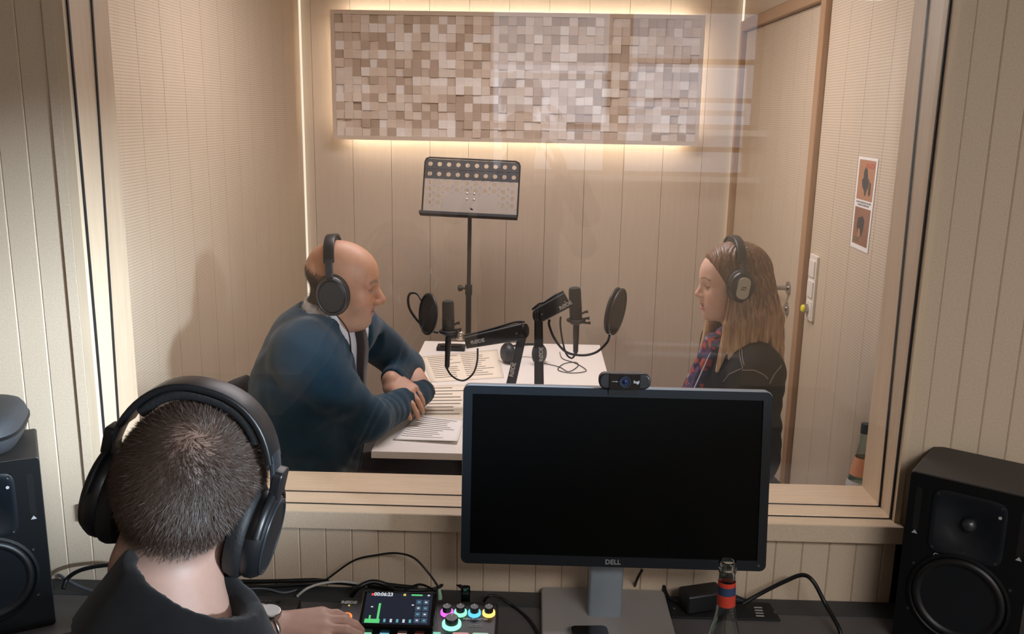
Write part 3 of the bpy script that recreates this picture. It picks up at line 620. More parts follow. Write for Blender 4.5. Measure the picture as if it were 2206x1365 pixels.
cable('cable', [zc(758, 1282, .752), zc(772, 1265, .775), zc(800, 1253, .782), zc(828, 1258, .775), zc(850, 1272, .755)], 0.0055, 'cable_black', 'short thick black cable bent over behind the console screen')
cable('cable', [zc(870, 1272, .75), zc(905, 1258, .765), zc(940, 1275, .76), zc(930, 1280, .755)], 0.0022, 'cable_black', 'thin black cable tucked behind the right edge of the console screen')
cable('cable', [zc(512, 1277, .746), zc(540, 1268, .748), zc(575, 1268, .749), zc(610, 1276, .748), zc(640, 1270, .746)], 0.002, 'cable_grey', 'thin grey cable behind the silver knob of the controller')
cable('cable', [zc(1042, 1296, .752), zc(1052, 1284, .768), zc(1072, 1284, .765), zc(1105, 1304, .744), zc(1140, 1334, .744), zc(1162, 1370, .744)], 0.0031, 'cable_black', 'black cable running from the console past the monitor base')
cable('cable', [zc(1600, 1300, .752), zc(1640, 1277, .775), V3(atY(1690, 1252, -0.05)), V3(atY(1728, 1238, -0.06)), V3(atY(1752, 1252, -0.075)), V3(atY(1778, 1300, -0.09)), zc(1806, 1350, .76), zc(1812, 1372, .746)], 0.0042, 'cable_black', 'black power cable arching up between the monitor and right loudspeaker')
cable('cable', [zc(1425, 1236, .77), zc(1430, 1262, .76), zc(1442, 1288, .748), zc(1470, 1300, .747)], 0.004, 'cable_black', 'black cable dropping behind the monitor to the socket plate')
cable('cable', [V3(atY(1384, 1226, -0.02)), V3(atY(1372, 1248, -0.02)), zc(1366, 1268, .744)], 0.0028, 'cable_black', 'short black cable hanging behind the monitor stand')
cable('cable', [zc(136, 1268, .752), V3(atY(146, 1245, -0.05)), V3(atY(175, 1227, -0.05)), V3(atY(225, 1217, -0.05)), V3(atY(275, 1218, -0.05)), zc(330, 1240, .76)], 0.0045, 'cable_black', 'black cable bowed beside the left loudspeaker')
cable('cable', [zc(128, 1238, .75), zc(150, 1252, .75), zc(185, 1268, .745), zc(240, 1285, .745)], 0.003, 'cable_grey', 'grey cable lying on the desk beside the left loudspeaker')
# socket plate and power adapter
q = [V3(atZ(x, y, .743)) for x, y in ((1436, 1290), (1658, 1299), (1682, 1335), (1446, 1329))]
sp = thing('socket_plate', (0.4, -0.05, DZT), 'flat black socket plate on the desk right of the monitor stand', 'socket plate')
link('plate', MB().hexa([(q[3].x, q[3].y, DZT), (q[2].x, q[2].y, DZT), (q[1].x, q[1].y, DZT), (q[0].x, q[0].y, DZT), (q[3].x, q[3].y, .7445), (q[2].x, q[2].y, .7445), (q[1].x, q[1].y, .7445), (q[0].x, q[0].y, .7445)]), 'black_matte', sp, bevel=0.001)
for i in range(4):
    p = zc(1633+i*1.5, 1308+i*6, .7448); link('socket', MB().box((p.x-0.008, p.y-0.0018, .7445), (p.x+0.008, p.y+0.0018, .7452)), 'print_grey', sp)
p = zc(1669, 1317, .7448); link('screw', MB().lathe([(0, 0), (0.004, 0), (0.003, 0.0012), (0, 0.0012)], 12, Matrix.Translation((p.x, p.y, .7445))), 'screw', sp)
p = zc(1452, 1309, .7448); link('screw', MB().lathe([(0, 0), (0.004, 0), (0.003, 0.0012), (0, 0.0012)], 12, Matrix.Translation((p.x, p.y, .7445))), 'screw', sp)
a0 = zc(1470, 1312, .745); ad = thing('power_adapter', (a0.x+0.035, a0.y+0.02, .7445), 'chunky black power adapter plugged in behind the glass bottle', 'power adapter')
AM = Matrix.Translation((a0.x+0.040, a0.y+0.012, .745)) @ Matrix.Rotation(R_(18), 4, 'Z')
link('body', MB().prism(rrect(0.086, 0.046, 0.006, 3), 0.0, 0.040, AM), 'black_plastic', ad, bevel=0.004, smooth=35)
link('plug', MB().tube([AM @ V((0.03, -0.005, 0.02)), AM @ V((0.07, -0.012, 0.014)), AM @ V((0.09, -0.016, 0.008))], [0.011, 0.009, 0.006], 12), 'black_plastic', ad, smooth=40)
# glass bottle
bt_ = V3(CAM+ray(1578, 1208)*1.47); bh = bt_.z-DZT
bo = thing('glass_bottle', (bt_.x, bt_.y, DZT), 'clear empty glass bottle with red and blue neck label on the desk', 'bottle')
BM = Matrix.Translation((bt_.x, bt_.y, DZT)) @ Matrix.Rotation(R_(-1.5), 4, 'Y')
Hh = bh
prof = [(0.0, 0.0), (0.028, 0.0), (0.030, 0.004), (0.030, Hh-0.155), (0.0285, Hh-0.14), (0.024, Hh-0.12), (0.0175, Hh-0.098), (0.0145, Hh-0.075), (0.0135, Hh-0.035), (0.0133, Hh-0.020), (0.0146, Hh-0.018), (0.0146, Hh-0.012), (0.0138, Hh-0.010), (0.0142, Hh-0.004), (0.0135, Hh), (0.0105, Hh), (0.0105, Hh-0.03), (0.0115, Hh-0.075), (0.0148, Hh-0.098), (0.021, Hh-0.12), (0.026, Hh-0.142), (0.027, Hh-0.16), (0.027, 0.006), (0.0, 0.006)]
def open_lathe(prof, n, mtx):
    mb = MB(); mb.lathe(prof, n, mtx); mb.f = mb.f[:-2]; return mb
link('glass', open_lathe(prof, 32, BM), 'bottle_glass', bo, smooth=40)
mat('label_red', srgb(196, 62, 44), 0.55); mat('label_blue', srgb(44, 62, 96), 0.55); mat('label_white', srgb(215, 215, 215), 0.6)
def band(z0, z1, r0_, r1_, mtl, nm='neck_label'): link(nm, open_lathe([(r0_, z0), (r1_, z1)], 32, BM), mtl, bo, smooth=60)
band(Hh-0.076, Hh-0.056, 0.0151, 0.0147, 'label_red'); band(Hh-0.056, Hh-0.042, 0.0147, 0.0143, 'label_blue'); band(Hh-0.042, Hh-0.034, 0.0143, 0.0141, 'label_red')
band(0.04, Hh-0.165, 0.0304, 0.0304, 'label_white', 'body_label')
# phone at the lower edge
ph = thing('phone', (0.13, -0.23, .754), 'dark phone lying in front of the monitor stand', 'phone')
e = zc(1267, 1346, .766); PM = Matrix.Translation((e.x, e.y, .7625)) @ Matrix.Rotation(R_(4), 4, 'Z')
link('body', MB().prism(rrect(0.071, 0.146, 0.011, 5, 0, -0.073), -0.004, 0.003, PM), mat('phone_edge', srgb(40, 70, 72), 0.35, 0.5), ph, smooth=35)
link('glass', MB().prism(rrect(0.068, 0.143, 0.010, 5, 0, -0.073), 0.003, 0.0038, PM), 'black_gloss', ph, smooth=35)
# ------------------------------------------------------------------ things in the booth
TX0, TX1, TY0, TY1, TZ = -0.466, 0.302, 0.792, 2.13, 0.735
tb = thing('table', ((TX0+TX1)/2, (TY0+TY1)/2, 0), 'white rectangular table between the two speakers in the booth', 'table')
link('table_top', MB().box((TX0, TY0, TZ-0.022), (TX1, TY1, TZ)), 'white_board', tb, bevel=0.0015)
for x in (TX0+0.06, TX1-0.06):
    for y in (TY0+0.3, TY1-0.1): link('leg', MB().tube([(x, y, 0), (x, y, TZ-0.022)], 0.02, 14), 'steel', tb, smooth=40)
# papers
mat('paper', srgb(236, 224, 204), 0.8); mat('paper_text', srgb(120, 112, 104), 0.8); mat('paper_white', srgb(238, 234, 228), 0.8)
def sheet(quad, label, z, nl, inset=0.08, cols=1, mtl='paper', curl=0.0, frac=(0.08, 0.92)):
    """quad: far-left, far-right, near-right, near-left on the table, in pixels of the photograph"""
    q = [V3(atZ(x, y, z)) for x, y in quad]
    s = thing('paper_sheet', ((q[0]+q[2])/2), label, 'paper', 'papers on the booth table')
    nx, ny = 10, 10; vs = []; fs = []
    def P(u, v):
        p = q[0].lerp(q[1], u).lerp(q[3].lerp(q[2], u), v); p.z += curl*(max(0, v-0.6)**2*4*u+max(0, 0.35-u)**2*3*(1-v)); return p
    for j in range(ny+1):
        for i in range(nx+1): vs.append(P(i/nx, j/ny))
    for j in range(ny):
        for i in range(nx): a = j*(nx+1)+i; fs.append((a, a+nx+1, a+nx+2, a+1))
    o = link('sheet', MB().add(vs, fs), mtl, s, smooth=60); sd = o.modifiers.new('thick', 'SOLIDIFY'); sd.thickness = 0.0004; sd.offset = 1
    rr = random.Random(len(label)); t = MB()
    for c in range(cols):
        for l in range(nl):
            v = frac[0]+(frac[1]-frac[0])*l/nl; u0 = inset+(1-2*inset)*c/cols; u1 = u0+(1-2*inset)/cols*rr.uniform(0.55, 0.95); hv = 0.28*(frac[1]-frac[0])/nl
            n = 4; up = V((0, 0, 0.0007))
            pts = [P(u0+(u1-u0)*i/n, v)+up for i in range(n+1)]+[P(u0+(u1-u0)*i/n, v+hv)+up for i in range(n+1)]
            t.add(pts, [(i, n+1+i, n+2+i, i+1) for i in range(n)])
    link('printed_lines', t, 'paper_text', s, kind='stuff')
sheet(((905, 768), (1072, 752), (1086, 813), (928, 823)), 'large open printed sheet on the booth table behind the left microphone', TZ+0.001, 12, cols=2)
sheet(((928, 830), (1010, 828), (1015, 905), (900, 905)), 'sheet with columns of print beside the bald man\'s hands', TZ+0.0012, 9, cols=1)
sheet(((900, 893), (1000, 905), (985, 955), (846, 946)), 'curled printed sheet at the near edge of the booth table', TZ+0.003, 11, mtl='paper_white', curl=0.012)
# small dark device at the far end of the table
e = V3(atZ(972, 752, TZ)); dv = thing('recorder', (e.x, e.y, TZ), 'small dark device lying on the far end of the booth table', 'device')
link('body', MB().prism(rrect(0.12, 0.07, 0.006, 3, e.x, e.y), TZ, TZ+0.016), 'black_plastic', dv, bevel=0.002)
link('top_plate', MB().prism(rrect(0.09, 0.045, 0.004, 3, e.x, e.y), TZ+0.016, TZ+0.020), 'dark_steel', dv, bevel=0.001)
# microphones on boom arms
mat('mic_black', srgb(20, 20, 23), 0.45); mat('arm_black', srgb(19, 19, 21), 0.42); mat('mesh_black', srgb(30, 29, 29), 0.75, bump=0.5, bscale=2500); mat('ball_silver', srgb(205, 195, 180), 0.25, 0.9)
def bar(mb, a, b, w0, h0, w1, h1, bev=0.25, n=16):
    a, b = V(a), V(b); t = (b-a).normalized(); s = V((0, 1, 0)); s = (s-t*s.dot(t)).normalized(); u = t.cross(s)
    vs = []
    for p, w, h in ((a, w0, h0), (b, w1, h1)):
        for x, y in rrect(w, h, min(w, h)*bev, 3): vs.append(p+s*x+u*y)
    k = len(vs)//2
    return mb.add(vs, [tuple(range(k-1, -1, -1)), tuple(range(k, 2*k))]+[(i, (i+1) % k, k+(i+1) % k, k+i) for i in range(k)])
def disc_stack(c, r, axis, n=3, th=0.006):
    mb = MB(); D = dirmtx(c, axis)
    for i in range(n): mb.lathe([(0, 0), (r*0.96, 0), (r, 0.001), (r, th-0.001), (r*0.96, th), (0, th)], 28, D @ Matrix.Translation((0, 0, (i-n/2)*th*1.25)))
    return mb
YM = 1.22
def pt_(x, y, dy=0.0): return V3(atY(x, y, YM+dy))
# arms
def boom(px_post, joint, tip, h_root, h_tip, text_at, text2, label):
    j = pt_(*joint); b = pt_(*px_post); low = V((b.x+(b.x-j.x)*0.9, b.y, TZ)); tp = pt_(*tip)
    s = thing('boom_stand', (low.x, low.y, TZ), label, 'microphone arm', 'boom arms on the booth table')
    link('base_pivot', MB().lathe([(0.032, 0), (0.032, 0.012), (0.02, 0.016), (0.02, 0.035), (0, 0.035)], 24, Matrix.Translation((low.x, low.y, TZ))), 'arm_black', s, smooth=35)
    link('lower_arm', bar(MB(), low+V((0, 0, 0.02)), j, 0.034, 0.034, 0.028, 0.028), 'arm_black', s, smooth=35)
    link('elbow_joint', disc_stack(j, 0.024, (1, -0.45, 0.15)), 'arm_black', s, smooth=35)
    link('upper_arm', bar(MB(), j, tp, 0.034, h_root, 0.028, h_tip), 'arm_black', s, smooth=35)
    d = (tp-j).normalized(); up = V((0, -1, 0)).cross(d); up = up if up.z > 0 else -up
    cv = [j+up*h_root*0.5-d*0.01, j+up*(h_root*0.5+0.006)+d*0.02, j.lerp(tp, 0.35)+up*(h_root*0.42+0.006), j.lerp(tp, 0.7)+up*(h_tip*0.5+0.004), tp+up*(h_tip*0.5+0.003)]
    link('arm_cable', MB().tube(smooth_path(cv, 5), 0.0035, 8), 'cable_black', s, smooth=50)
    for f in (0.12, 0.9): link('rivet', MB().lathe([(0, 0), (0.003, 0), (0.0026, 0.0012), (0, 0.0014)], 10, dirmtx(j.lerp(tp, f)+V((0, -0.0175, 0)), (0, -1, 0))), 'steel', s)
    xd = d if d.x > 0 else -d
    yd = V((0, -1, 0)).cross(xd); TM = frame_mtx(pt_(*text_at)+V((0, -0.020, 0)), xd, yd, V((0, -1, 0)))
    link('lettering', text_mesh('RØDE', 0.017, TM, 0.0004, offset=0.0006), 'print_white', s)
    ld = (j-low).normalized(); TM = frame_mtx(pt_(*text2)+V((0, -0.0185, 0)), ld, V((0, -1, 0)).cross(ld), V((0, -1, 0)))
    link('lettering', text_mesh('RØDE', 0.0185, TM, 0.0004, offset=0.0006), 'print_white', s)
    return s
boom((1108, 815), (1128, 712), (1003, 737), 0.058, 0.042, (1030, 732), (1105, 793), 'black boom arm holding the microphone nearer the bald man')
boom((1160, 815), (1160, 678), (1223, 644), 0.052, 0.054, (1218, 655), (1166, 760), 'black boom arm holding the microphone nearer the woman')
def mic(px_top, px_bot, dia, ball_px, xlr_bot, label, cab, clabel):
    t, b = pt_(*px_top), pt_(*px_bot); ax = (t-b).normalized(); L = (t-b).length; D = dirmtx(b, ax, (0, -1, 0)); r = dia/2
    s = thing('microphone', b, label, 'microphone', 'studio microphones')
    link('body', MB().lathe([(r*0.55, -0.012), (r*0.95, -0.006), (r, 0.0), (r, L*0.42)], 28, D), 'mic_black', s, smooth=40)
    link('grille', MB().lathe([(r, L*0.43), (r*0.98, L*0.44), (r*0.97, L*0.88), (r*0.86, L*0.97), (r*0.5, L), (0, L)], 28, D), 'mesh_black', s, smooth=40)
    link('grille_band', MB().lathe([(r*1.02, L*0.41), (r*1.02, L*0.44)], 28, D), 'mic_black', s)
    bl = pt_(*ball_px)
    link('swivel_ball', MB().ball(bl, 0.0165, 18, 12), 'ball_silver', s, smooth=60)
    link('mount_ring', MB().tube([b+ax*0.004+V((math.cos(a)*(r+0.006), math.sin(a)*(r+0.006), 0)) for a in [2*math.pi*i/24 for i in range(24)]], 0.0055, 8, True), 'mic_black', s, smooth=50)
    link('mount_bracket', bar(MB(), b-ax*0.012, bl, 0.02, 0.016, 0.018, 0.018), 'mic_black', s, smooth=40)
    for k_, (dx, dz) in enumerate(((0.036, 0.012), (0.030, 0.034), (0.04, -0.004))):
        sg = 1; p = b+V((dx*sg, -0.004, dz)); link('mount_knob', MB().tube([b+V((0.01, -0.004, dz*0.7)), p, p+V((0.008, 0, 0.001))], [0.003, 0.004, 0.006], 10), 'mic_black', s, smooth=40)
    xb = pt_(*xlr_bot); link('connector', MB().tube([b-ax*0.012, b.lerp(xb, 0.5), b.lerp(xb, 0.52), b.lerp(xb, 0.93), xb], [0.0105, 0.0105, 0.0092, 0.0085, 0.004], 14), 'mic_black', s, smooth=40)
    cable('microphone_cable', [xb]+[pt_(*c) for c in cab], 0.0032, 'cable_black', clabel, 'microphone cables')
mic((965, 646), (966, 716), 0.042, (991, 722), (963, 794), 'upright black studio microphone facing the bald man', [(972, 808), (988, 818), (1003, 818), (1020, 803), (1028, 778), (1029, 750)], 'black cable looping below the microphone facing the bald man')
mic((1238, 618), (1241, 692), 0.042, (1237, 672), (1240, 762), 'upright black studio microphone facing the woman', [(1236, 768), (1230, 771), (1220, 762), (1212, 735), (1207, 700), (1208, 682)], 'black cable looping below the microphone facing the woman')
def pop(c, nr, r, tilt, neck, label, dbl, dy=-0.02):
    c = pt_(*c, dy); D = dirmtx(c, nr) @ Matrix.Rotation(R_(tilt), 4, 'Z'); s = thing('pop_filter', c-V((0, 0, r)), label, 'pop filter', 'pop filters')
    for z in ((-0.008, 0.008) if dbl else (0.0,)):
        link('hoop', MB().tube([D @ V((r*math.cos(a), r*math.sin(a), z)) for a in [2*math.pi*i/40 for i in range(40)]], 0.0048, 8, True), 'mic_black', s, smooth=50)
        link('gauze', MB().lathe([(0, z-0.0006), (r-0.002, z-0.0006), (r-0.002, z+0.0006), (0, z+0.0006)], 40, D), 'gauze', s)
    link('gooseneck', MB().tube(smooth_path([pt_(*p) for p in neck], 6), 0.0042, 10), 'mic_black', s, smooth=50)
mt, nt, b_ = nodemat('gauze'); b_.inputs['Base Color'].default_value = srgb(52, 46, 42); b_.inputs['Roughness'].default_value = 0.9; b_.inputs['Alpha'].default_value = 0.88
pop((922, 676), (-0.86, -0.5, 0.12), 0.066, 0, [(908, 646, -0.02), (898, 632), (884, 632), (879, 645), (884, 668), (905, 696), (930, 712), (944, 716)], 'round black pop filter in front of the bald man, on a looped gooseneck', False)
pop((1326, 670), (0.86, -0.36, -0.12), 0.075, 0, [(1313, 722, -0.02), (1307, 738), (1285, 758), (1255, 765), (1220, 758), (1195, 730), (1183, 700), (1184, 688)], 'round double black pop filter in front of the woman', True)
# spare headphones on the table
hp = V3(atZ(1130, 772, TZ+0.02)); H2 = thing('headphones', (hp.x, hp.y, TZ), 'black headphones lying on the table behind the boom arms', 'headphones')
link('headband', MB().tube(smooth_path([(hp.x-0.07, hp.y, TZ+0.035), (hp.x-0.06, hp.y+0.06, TZ+0.05), (hp.x, hp.y+0.09, TZ+0.055), (hp.x+0.055, hp.y+0.06, TZ+0.06), (hp.x+0.06, hp.y, TZ+0.04)], 6), 0.009, 10, flat=0.5), 'black_plastic', H2, smooth=50)
for x, rx in ((hp.x-0.07, -0.3), (hp.x+0.06, 0.25)):
    D = dirmtx((x, hp.y, TZ+0.042), (math.copysign(1, rx), -0.5, 0.1))
    c_ = link('ear_cup', MB().lathe([(0.0, 0.02), (0.03, 0.018), (0.040, 0.008), (0.041, 0.0), (0, 0)], 24, D), 'black_plastic', H2, smooth=40)
    link('ear_pad', MB().lathe([(0.041, 0), (0.043, -0.008), (0.038, -0.016), (0.022, -0.014), (0.02, -0.004)], 24, D), 'black_matte', c_, smooth=50)
cable('headphone_cable', [V3(atZ(x, y, TZ+0.003)) for x, y in ((1172, 782), (1205, 790), (1225, 800), (1245, 788), (1240, 780), (1215, 783), (1202, 796), (1230, 803), (1263, 798), (1240, 782), (1212, 772), (1206, 758))], 0.0016, 'cable_black', 'thin black cable tangled on the table right of the boom arms')
# music stand
ms = thing('music_stand', (-0.293, 2.45, 0), 'black perforated music stand behind the booth table', 'music stand')
mTL, mTR, mBR, mBL = V3(atY(919, 340, 2.50)), V3(atY(1118, 347, 2.50)), V3(atY(1117, 468, 2.42)), V3(atY(906, 460, 2.42))
c0 = (mTL+mTR+mBR+mBL)/4; mup = ((mTL+mTR)-(mBL+mBR)).normalized(); mx_ = ((mTR+mBR)-(mTL+mBL)); mx_ = (mx_-mup*mx_.dot(mup)).normalized(); mn = mx_.cross(mup)
mw = ((mTR-mTL).length+(mBR-mBL).length)/2; mh = ((mTL-mBL).length+(mTR-mBR).length)/2
SMX = frame_mtx((mBL+mBR)/2, mx_, mup, mn)
def holed(x0, x1, y0, y1, nx, ny, r, mask=None):
    mb = MB(); cwx, cwy = (x1-x0)/nx, (y1-y0)/ny; n = 12
    for i in range(nx):
        for j in range(ny):
            ax, ay = x0+i*cwx, y0+j*cwy; cx, cy = ax+cwx/2, ay+cwy/2
            if mask and not mask(i, j): mb.add([(ax, ay, 0), (ax+cwx, ay, 0), (ax+cwx, ay+cwy, 0), (ax, ay+cwy, 0)], [(0, 1, 2, 3)]); continue
            out = []; inn = []
            for k in range(n):
                t = 2*math.pi*(k+0.5)/n; ca, sa = math.cos(t), math.sin(t); f = min(cwx/2/max(1e-6, abs(ca)), cwy/2/max(1e-6, abs(sa)))
                if abs(f*abs(ca)-cwx/2) < 1e-6 and abs(sa) > 0.9*0: pass
                out.append((cx+f*ca, cy+f*sa, 0)); inn.append((cx+r*ca, cy+r*sa, 0))
            mb.add(out+inn, [(k, (k+1) % n, n+(k+1) % n, n+k) for k in range(n)])
            cor = [(ax+cwx, ay+cwy, 0), (ax, ay+cwy, 0), (ax, ay, 0), (ax+cwx, ay, 0)]
            for ci, cc_ in enumerate(cor):
                k = [1, 4, 7, 10][ci]
                mb.add([out[k-1] if False else out[k], out[(k+1) % n], cc_], [(0, 2, 1)]) if False else None
                ks = sorted(range(n), key=lambda q: (out[q][0]-cc_[0])**2+(out[q][1]-cc_[1])**2)[:2]
                mb.add([out[ks[0]], out[ks[1]], cc_], [(0, 1, 2)])
    return mb
split = mh*0.625
mat('stand_black', srgb(28, 26, 26), 0.5); mat('stand_light', srgb(158, 146, 134), 0.45)
tp = link('upper_plate', holed(-mw/2+0.004, mw/2-0.004, split, mh-0.006, 10, 2, 0.0105).xf(SMX), 'stand_black', ms); tp.modifiers.new('t', 'SOLIDIFY').thickness = 0.002
lp = link('lower_plate', holed(-mw/2+0.006, mw/2-0.006, 0.006, split, 10, 5, 0.0105, lambda i, j: j > 0 and (j >= 3 or i < 2 or i > 7)).xf(SMX), 'stand_light', ms); lp.modifiers.new('t', 'SOLIDIFY').thickness = 0.002
rim = [(-mw/2, 0.002), (-mw/2, mh-0.02), (-mw/2+0.006, mh-0.006), (-mw/2+0.02, mh), (mw/2-0.02, mh), (mw/2-0.006, mh-0.006), (mw/2, mh-0.02), (mw/2, 0.002)]
link('rim', MB().tube([SMX @ V((x, y, 0)) for x, y in rim], 0.004, 6), 'stand_black', ms, smooth=40)
for x in (-0.017, 0.016):
    for y in (0.075, 0.102): link('rivet', MB().lathe([(0, 0), (0.005, 0), (0.004, 0.002), (0, 0.003)], 10, SMX @ Matrix.Translation((x, y, 0.001))), 'steel', ms)
link('ledge', MB().box((-mw/2-0.008, -0.012, -0.002), (mw/2+0.002, 0.004, 0.050)).xf(SMX), 'stand_black', ms, bevel=0.003)
pb_ = V((-0.297, 2.44, 0)); pz = SMX @ V((0, 0, -0.01))
link('upper_tube', MB().tube([(pz.x, 2.445, pz.z+0.02), (-0.297, 2.445, 0.87)], 0.0095, 12), 'stand_black', ms, smooth=50)
link('lower_tube', MB().tube([(-0.297, 2.445, 0.93), (-0.297, 2.445, 0.885), (-0.297, 2.445, 0.88), (-0.297, 2.445, 0.1)], [0.017, 0.017, 0.0135, 0.0135], 12), 'stand_black', ms, smooth=40)
kz = 0.915; link('clamp_knob', MB().tube([(-0.297, 2.445, kz), (-0.325, 2.44, kz), (-0.326, 2.44, kz), (-0.344, 2.437, kz), (-0.348, 2.436, kz)], [0.005, 0.006, 0.013, 0.015, 0.006], 12), 'stand_black', ms, smooth=40)
link('tilt_joint', MB().tube([(pz.x, 2.445, pz.z+0.01), (pz.x+0.012, 2.44, pz.z+0.035)], 0.014, 12), 'stand_black', ms, smooth=40)
for i in range(3):
    a = R_(90+120*i+20); link('leg', MB().tube(smooth_path([(-0.297, 2.445, 0.22), (-0.297+0.12*math.cos(a), 2.445+0.12*math.sin(a), 0.14), (-0.297+0.27*math.cos(a), 2.445+0.27*math.sin(a), 0.01)], 4), 0.009, 10), 'stand_black', ms, smooth=50)
# poster on the right booth wall
def onX(x, y): return V3(atX(x, y, XR-0.0012))
pq = [onX(1851, 336), onX(1893, 342), onX(1869, 546), onX(1832, 529)]   # top far, top near, bottom near, bottom far
po = thing('poster', (XR, (pq[0].y+pq[1].y)/2, pq[2].z), 'narrow paper notice with two photos on the wall right of the booth door', 'poster')
def PQ(u, v, l=0.0):
    p = pq[0].lerp(pq[1], u).lerp(pq[3].lerp(pq[2], u), v); return V((p.x-l, p.y, p.z))
def pquad(u0, v0, u1, v1, l): return MB().hexa([PQ(u0, v1, l), PQ(u1, v1, l), PQ(u1, v1, 0), PQ(u0, v1, 0), PQ(u0, v0, l), PQ(u1, v0, l), PQ(u1, v0, 0), PQ(u0, v0, 0)])
link('sheet', pquad(0, 0, 1, 1, 0.0006), 'paper_white', po)
mat('photo_a', srgb(176, 124, 88), 0.5, var=0.12, vscale=9); mat('photo_b', srgb(140, 92, 66), 0.5, var=0.2, vscale=7); mat('ink_dark', srgb(48, 42, 40), 0.6); mat('ink_red', srgb(200, 72, 48), 0.6); mat('ink_green', srgb(84, 110, 66), 0.6)
link('printed_photo', pquad(0.08, 0.03, 0.92, 0.46, 0.0009), 'photo_a', po); link('printed_photo', pquad(0.08, 0.545, 0.92, 0.95, 0.0009), 'photo_b', po)
def pshape(pts, l, mtl, nm='printed_shape'):
    a = [PQ(u, v, l) for u, v in pts]; k = len(a); c = sum(a, V())/k
    link(nm, MB().add(a+[c], [(i, (i+1) % k, k) for i in range(k)]), mtl, po)
pshape([(0.36, 0.16), (0.45, 0.10), (0.55, 0.14), (0.6, 0.22), (0.68, 0.24), (0.66, 0.32), (0.58, 0.36), (0.55, 0.41), (0.49, 0.41), (0.46, 0.36), (0.34, 0.32), (0.3, 0.25), (0.38, 0.22)], 0.0012, 'ink_dark')
pshape([(0.70, 0.25), (0.78, 0.27), (0.80, 0.38), (0.74, 0.41), (0.68, 0.38)], 0.0012, 'ink_dark')
pshape([(0.3, 0.66), (0.55, 0.63), (0.66, 0.68), (0.62, 0.80), (0.52, 0.86), (0.36, 0.84), (0.26, 0.76)], 0.0012, 'ink_dark')
pshape([(0.36, 0.77), (0.46, 0.78), (0.5, 0.84), (0.42, 0.88), (0.36, 0.84)], 0.0014, 'photo_a')
pm_ = lambda u, v: frame_mtx(PQ(u, v, 0.0013), V((0, -1, 0)), V((0, 0, 1)), V((-1, 0, 0)))
link('lettering', text_mesh('FALSCH', 0.022, pm_(0.68, 0.09), 0.0001, offset=0.0004), 'ink_red', po)
link('lettering', text_mesh('GUT', 0.022, pm_(0.3, 0.90), 0.0001, offset=0.0004), 'ink_green', po)
link('lettering', text_mesh('SO NICHT: MIKROFON VON OBEN\nSONDERN SO BESPRECHEN', 0.0082, pm_(0.5, 0.502), 0.0001), 'ink_dark', po)
# switch panel
s0, s1 = atX(1757, 548, XR), atX(1748, 690, XR); yc_ = float((s0[1]+s1[1])/2); za, zz_ = float(s1[2]), float(s0[2])
sw_ = thing('switch_panel', (XR, yc_, za), 'white switch panel with a yellow button between door and notice', 'switch panel')
link('frame', MB().prism(rrect(0.085, zz_-za, 0.006, 3), 0, 0.010, frame_mtx((XR, yc_, (za+zz_)/2), V((0, -1, 0)), V((0, 0, 1)), V((-1, 0, 0)))), 'white_plastic', sw_, bevel=0.002)
hgt = (zz_-za)/3.2
for i in range(3):
    zc_ = zz_-0.012-hgt*(i+0.5); link('rocker', MB().prism(rrect(0.062, hgt*0.82, 0.004, 3), 0.010, 0.015 if i < 2 else 0.012, frame_mtx((XR, yc_, zc_), V((0, -1, 0)), V((0, 0, 1)), V((-1, 0, 0)))), 'white_plastic', sw_, bevel=0.002)
bp_ = frame_mtx((XR-0.012, yc_+0.01, zz_-0.012-hgt*2.5), V((0, -1, 0)), V((0, 0, 1)), V((-1, 0, 0)))
bt2 = link('button_ring', MB().lathe([(0.017, 0), (0.017, 0.012), (0.014, 0.014)], 20, bp_), 'steel', sw_, smooth=40)
link('yellow_button', MB().lathe([(0.0138, 0.005), (0.0135, 0.020), (0.010, 0.023), (0, 0.023)], 20, bp_), mat('yellow', srgb(222, 205, 30), 0.4, emit=srgb(222, 205, 30), estr=0.15), bt2, smooth=40)
# water bottle on a stool at the right booth wall
wb = V3(atY(1867, 912, 0.62)); wbz = wb.z-0.345
st = thing('stool', (wb.x-0.02, 0.62, 0), 'low round stool under the water bottle by the right booth wall', 'stool')
link('seat', MB().lathe([(0, wbz-0.03), (0.13, wbz-0.03), (0.135, wbz-0.02), (0.13, wbz), (0, wbz)], 28, Matrix.Translation((wb.x-0.02, 0.62, 0))), 'pine', st, smooth=40)
for i in range(3):
    a = R_(30+120*i); link('leg', MB().tube([(wb.x-0.02+0.08*math.cos(a), 0.62+0.08*math.sin(a), wbz-0.03), (wb.x-0.02+0.11*math.cos(a), 0.62+0.11*math.sin(a), 0)], 0.014, 10), 'pine', st, smooth=40)
wbo = thing('water_bottle', (wb.x, 0.62, wbz), 'glass water bottle with orange label beside the right window jamb', 'bottle')
BW = Matrix.Translation((wb.x, 0.62, wbz)); hB = 0.345
link('glass', open_lathe([(0, 0), (0.036, 0), (0.040, 0.006), (0.040, 0.15), (0.038, 0.165), (0.030, 0.20), (0.020, 0.25), (0.0135, 0.295), (0.0130, 0.32), (0.011, 0.32), (0.0115, 0.29), (0.018, 0.25), (0.028, 0.20), (0.036, 0.16), (0.037, 0.01), (0, 0.008)], 28, BW), 'bottle_green', wbo, smooth=40)
mat('water', srgb(120, 150, 150), 0.1); glassmat('water_clear', (0.80, 0.90, 0.89, 1), 0.03)
link('water', MB().lathe([(0, 0.009), (0.0362, 0.010), (0.0362, 0.15), (0, 0.15)], 28, BW), 'water_clear', wbo, smooth=40)
link('neck_label', open_lathe([(0.0312, 0.20), (0.0212, 0.25)], 28, BW), mat('label_orange', srgb(226, 160, 122), 0.5), wbo, smooth=60)
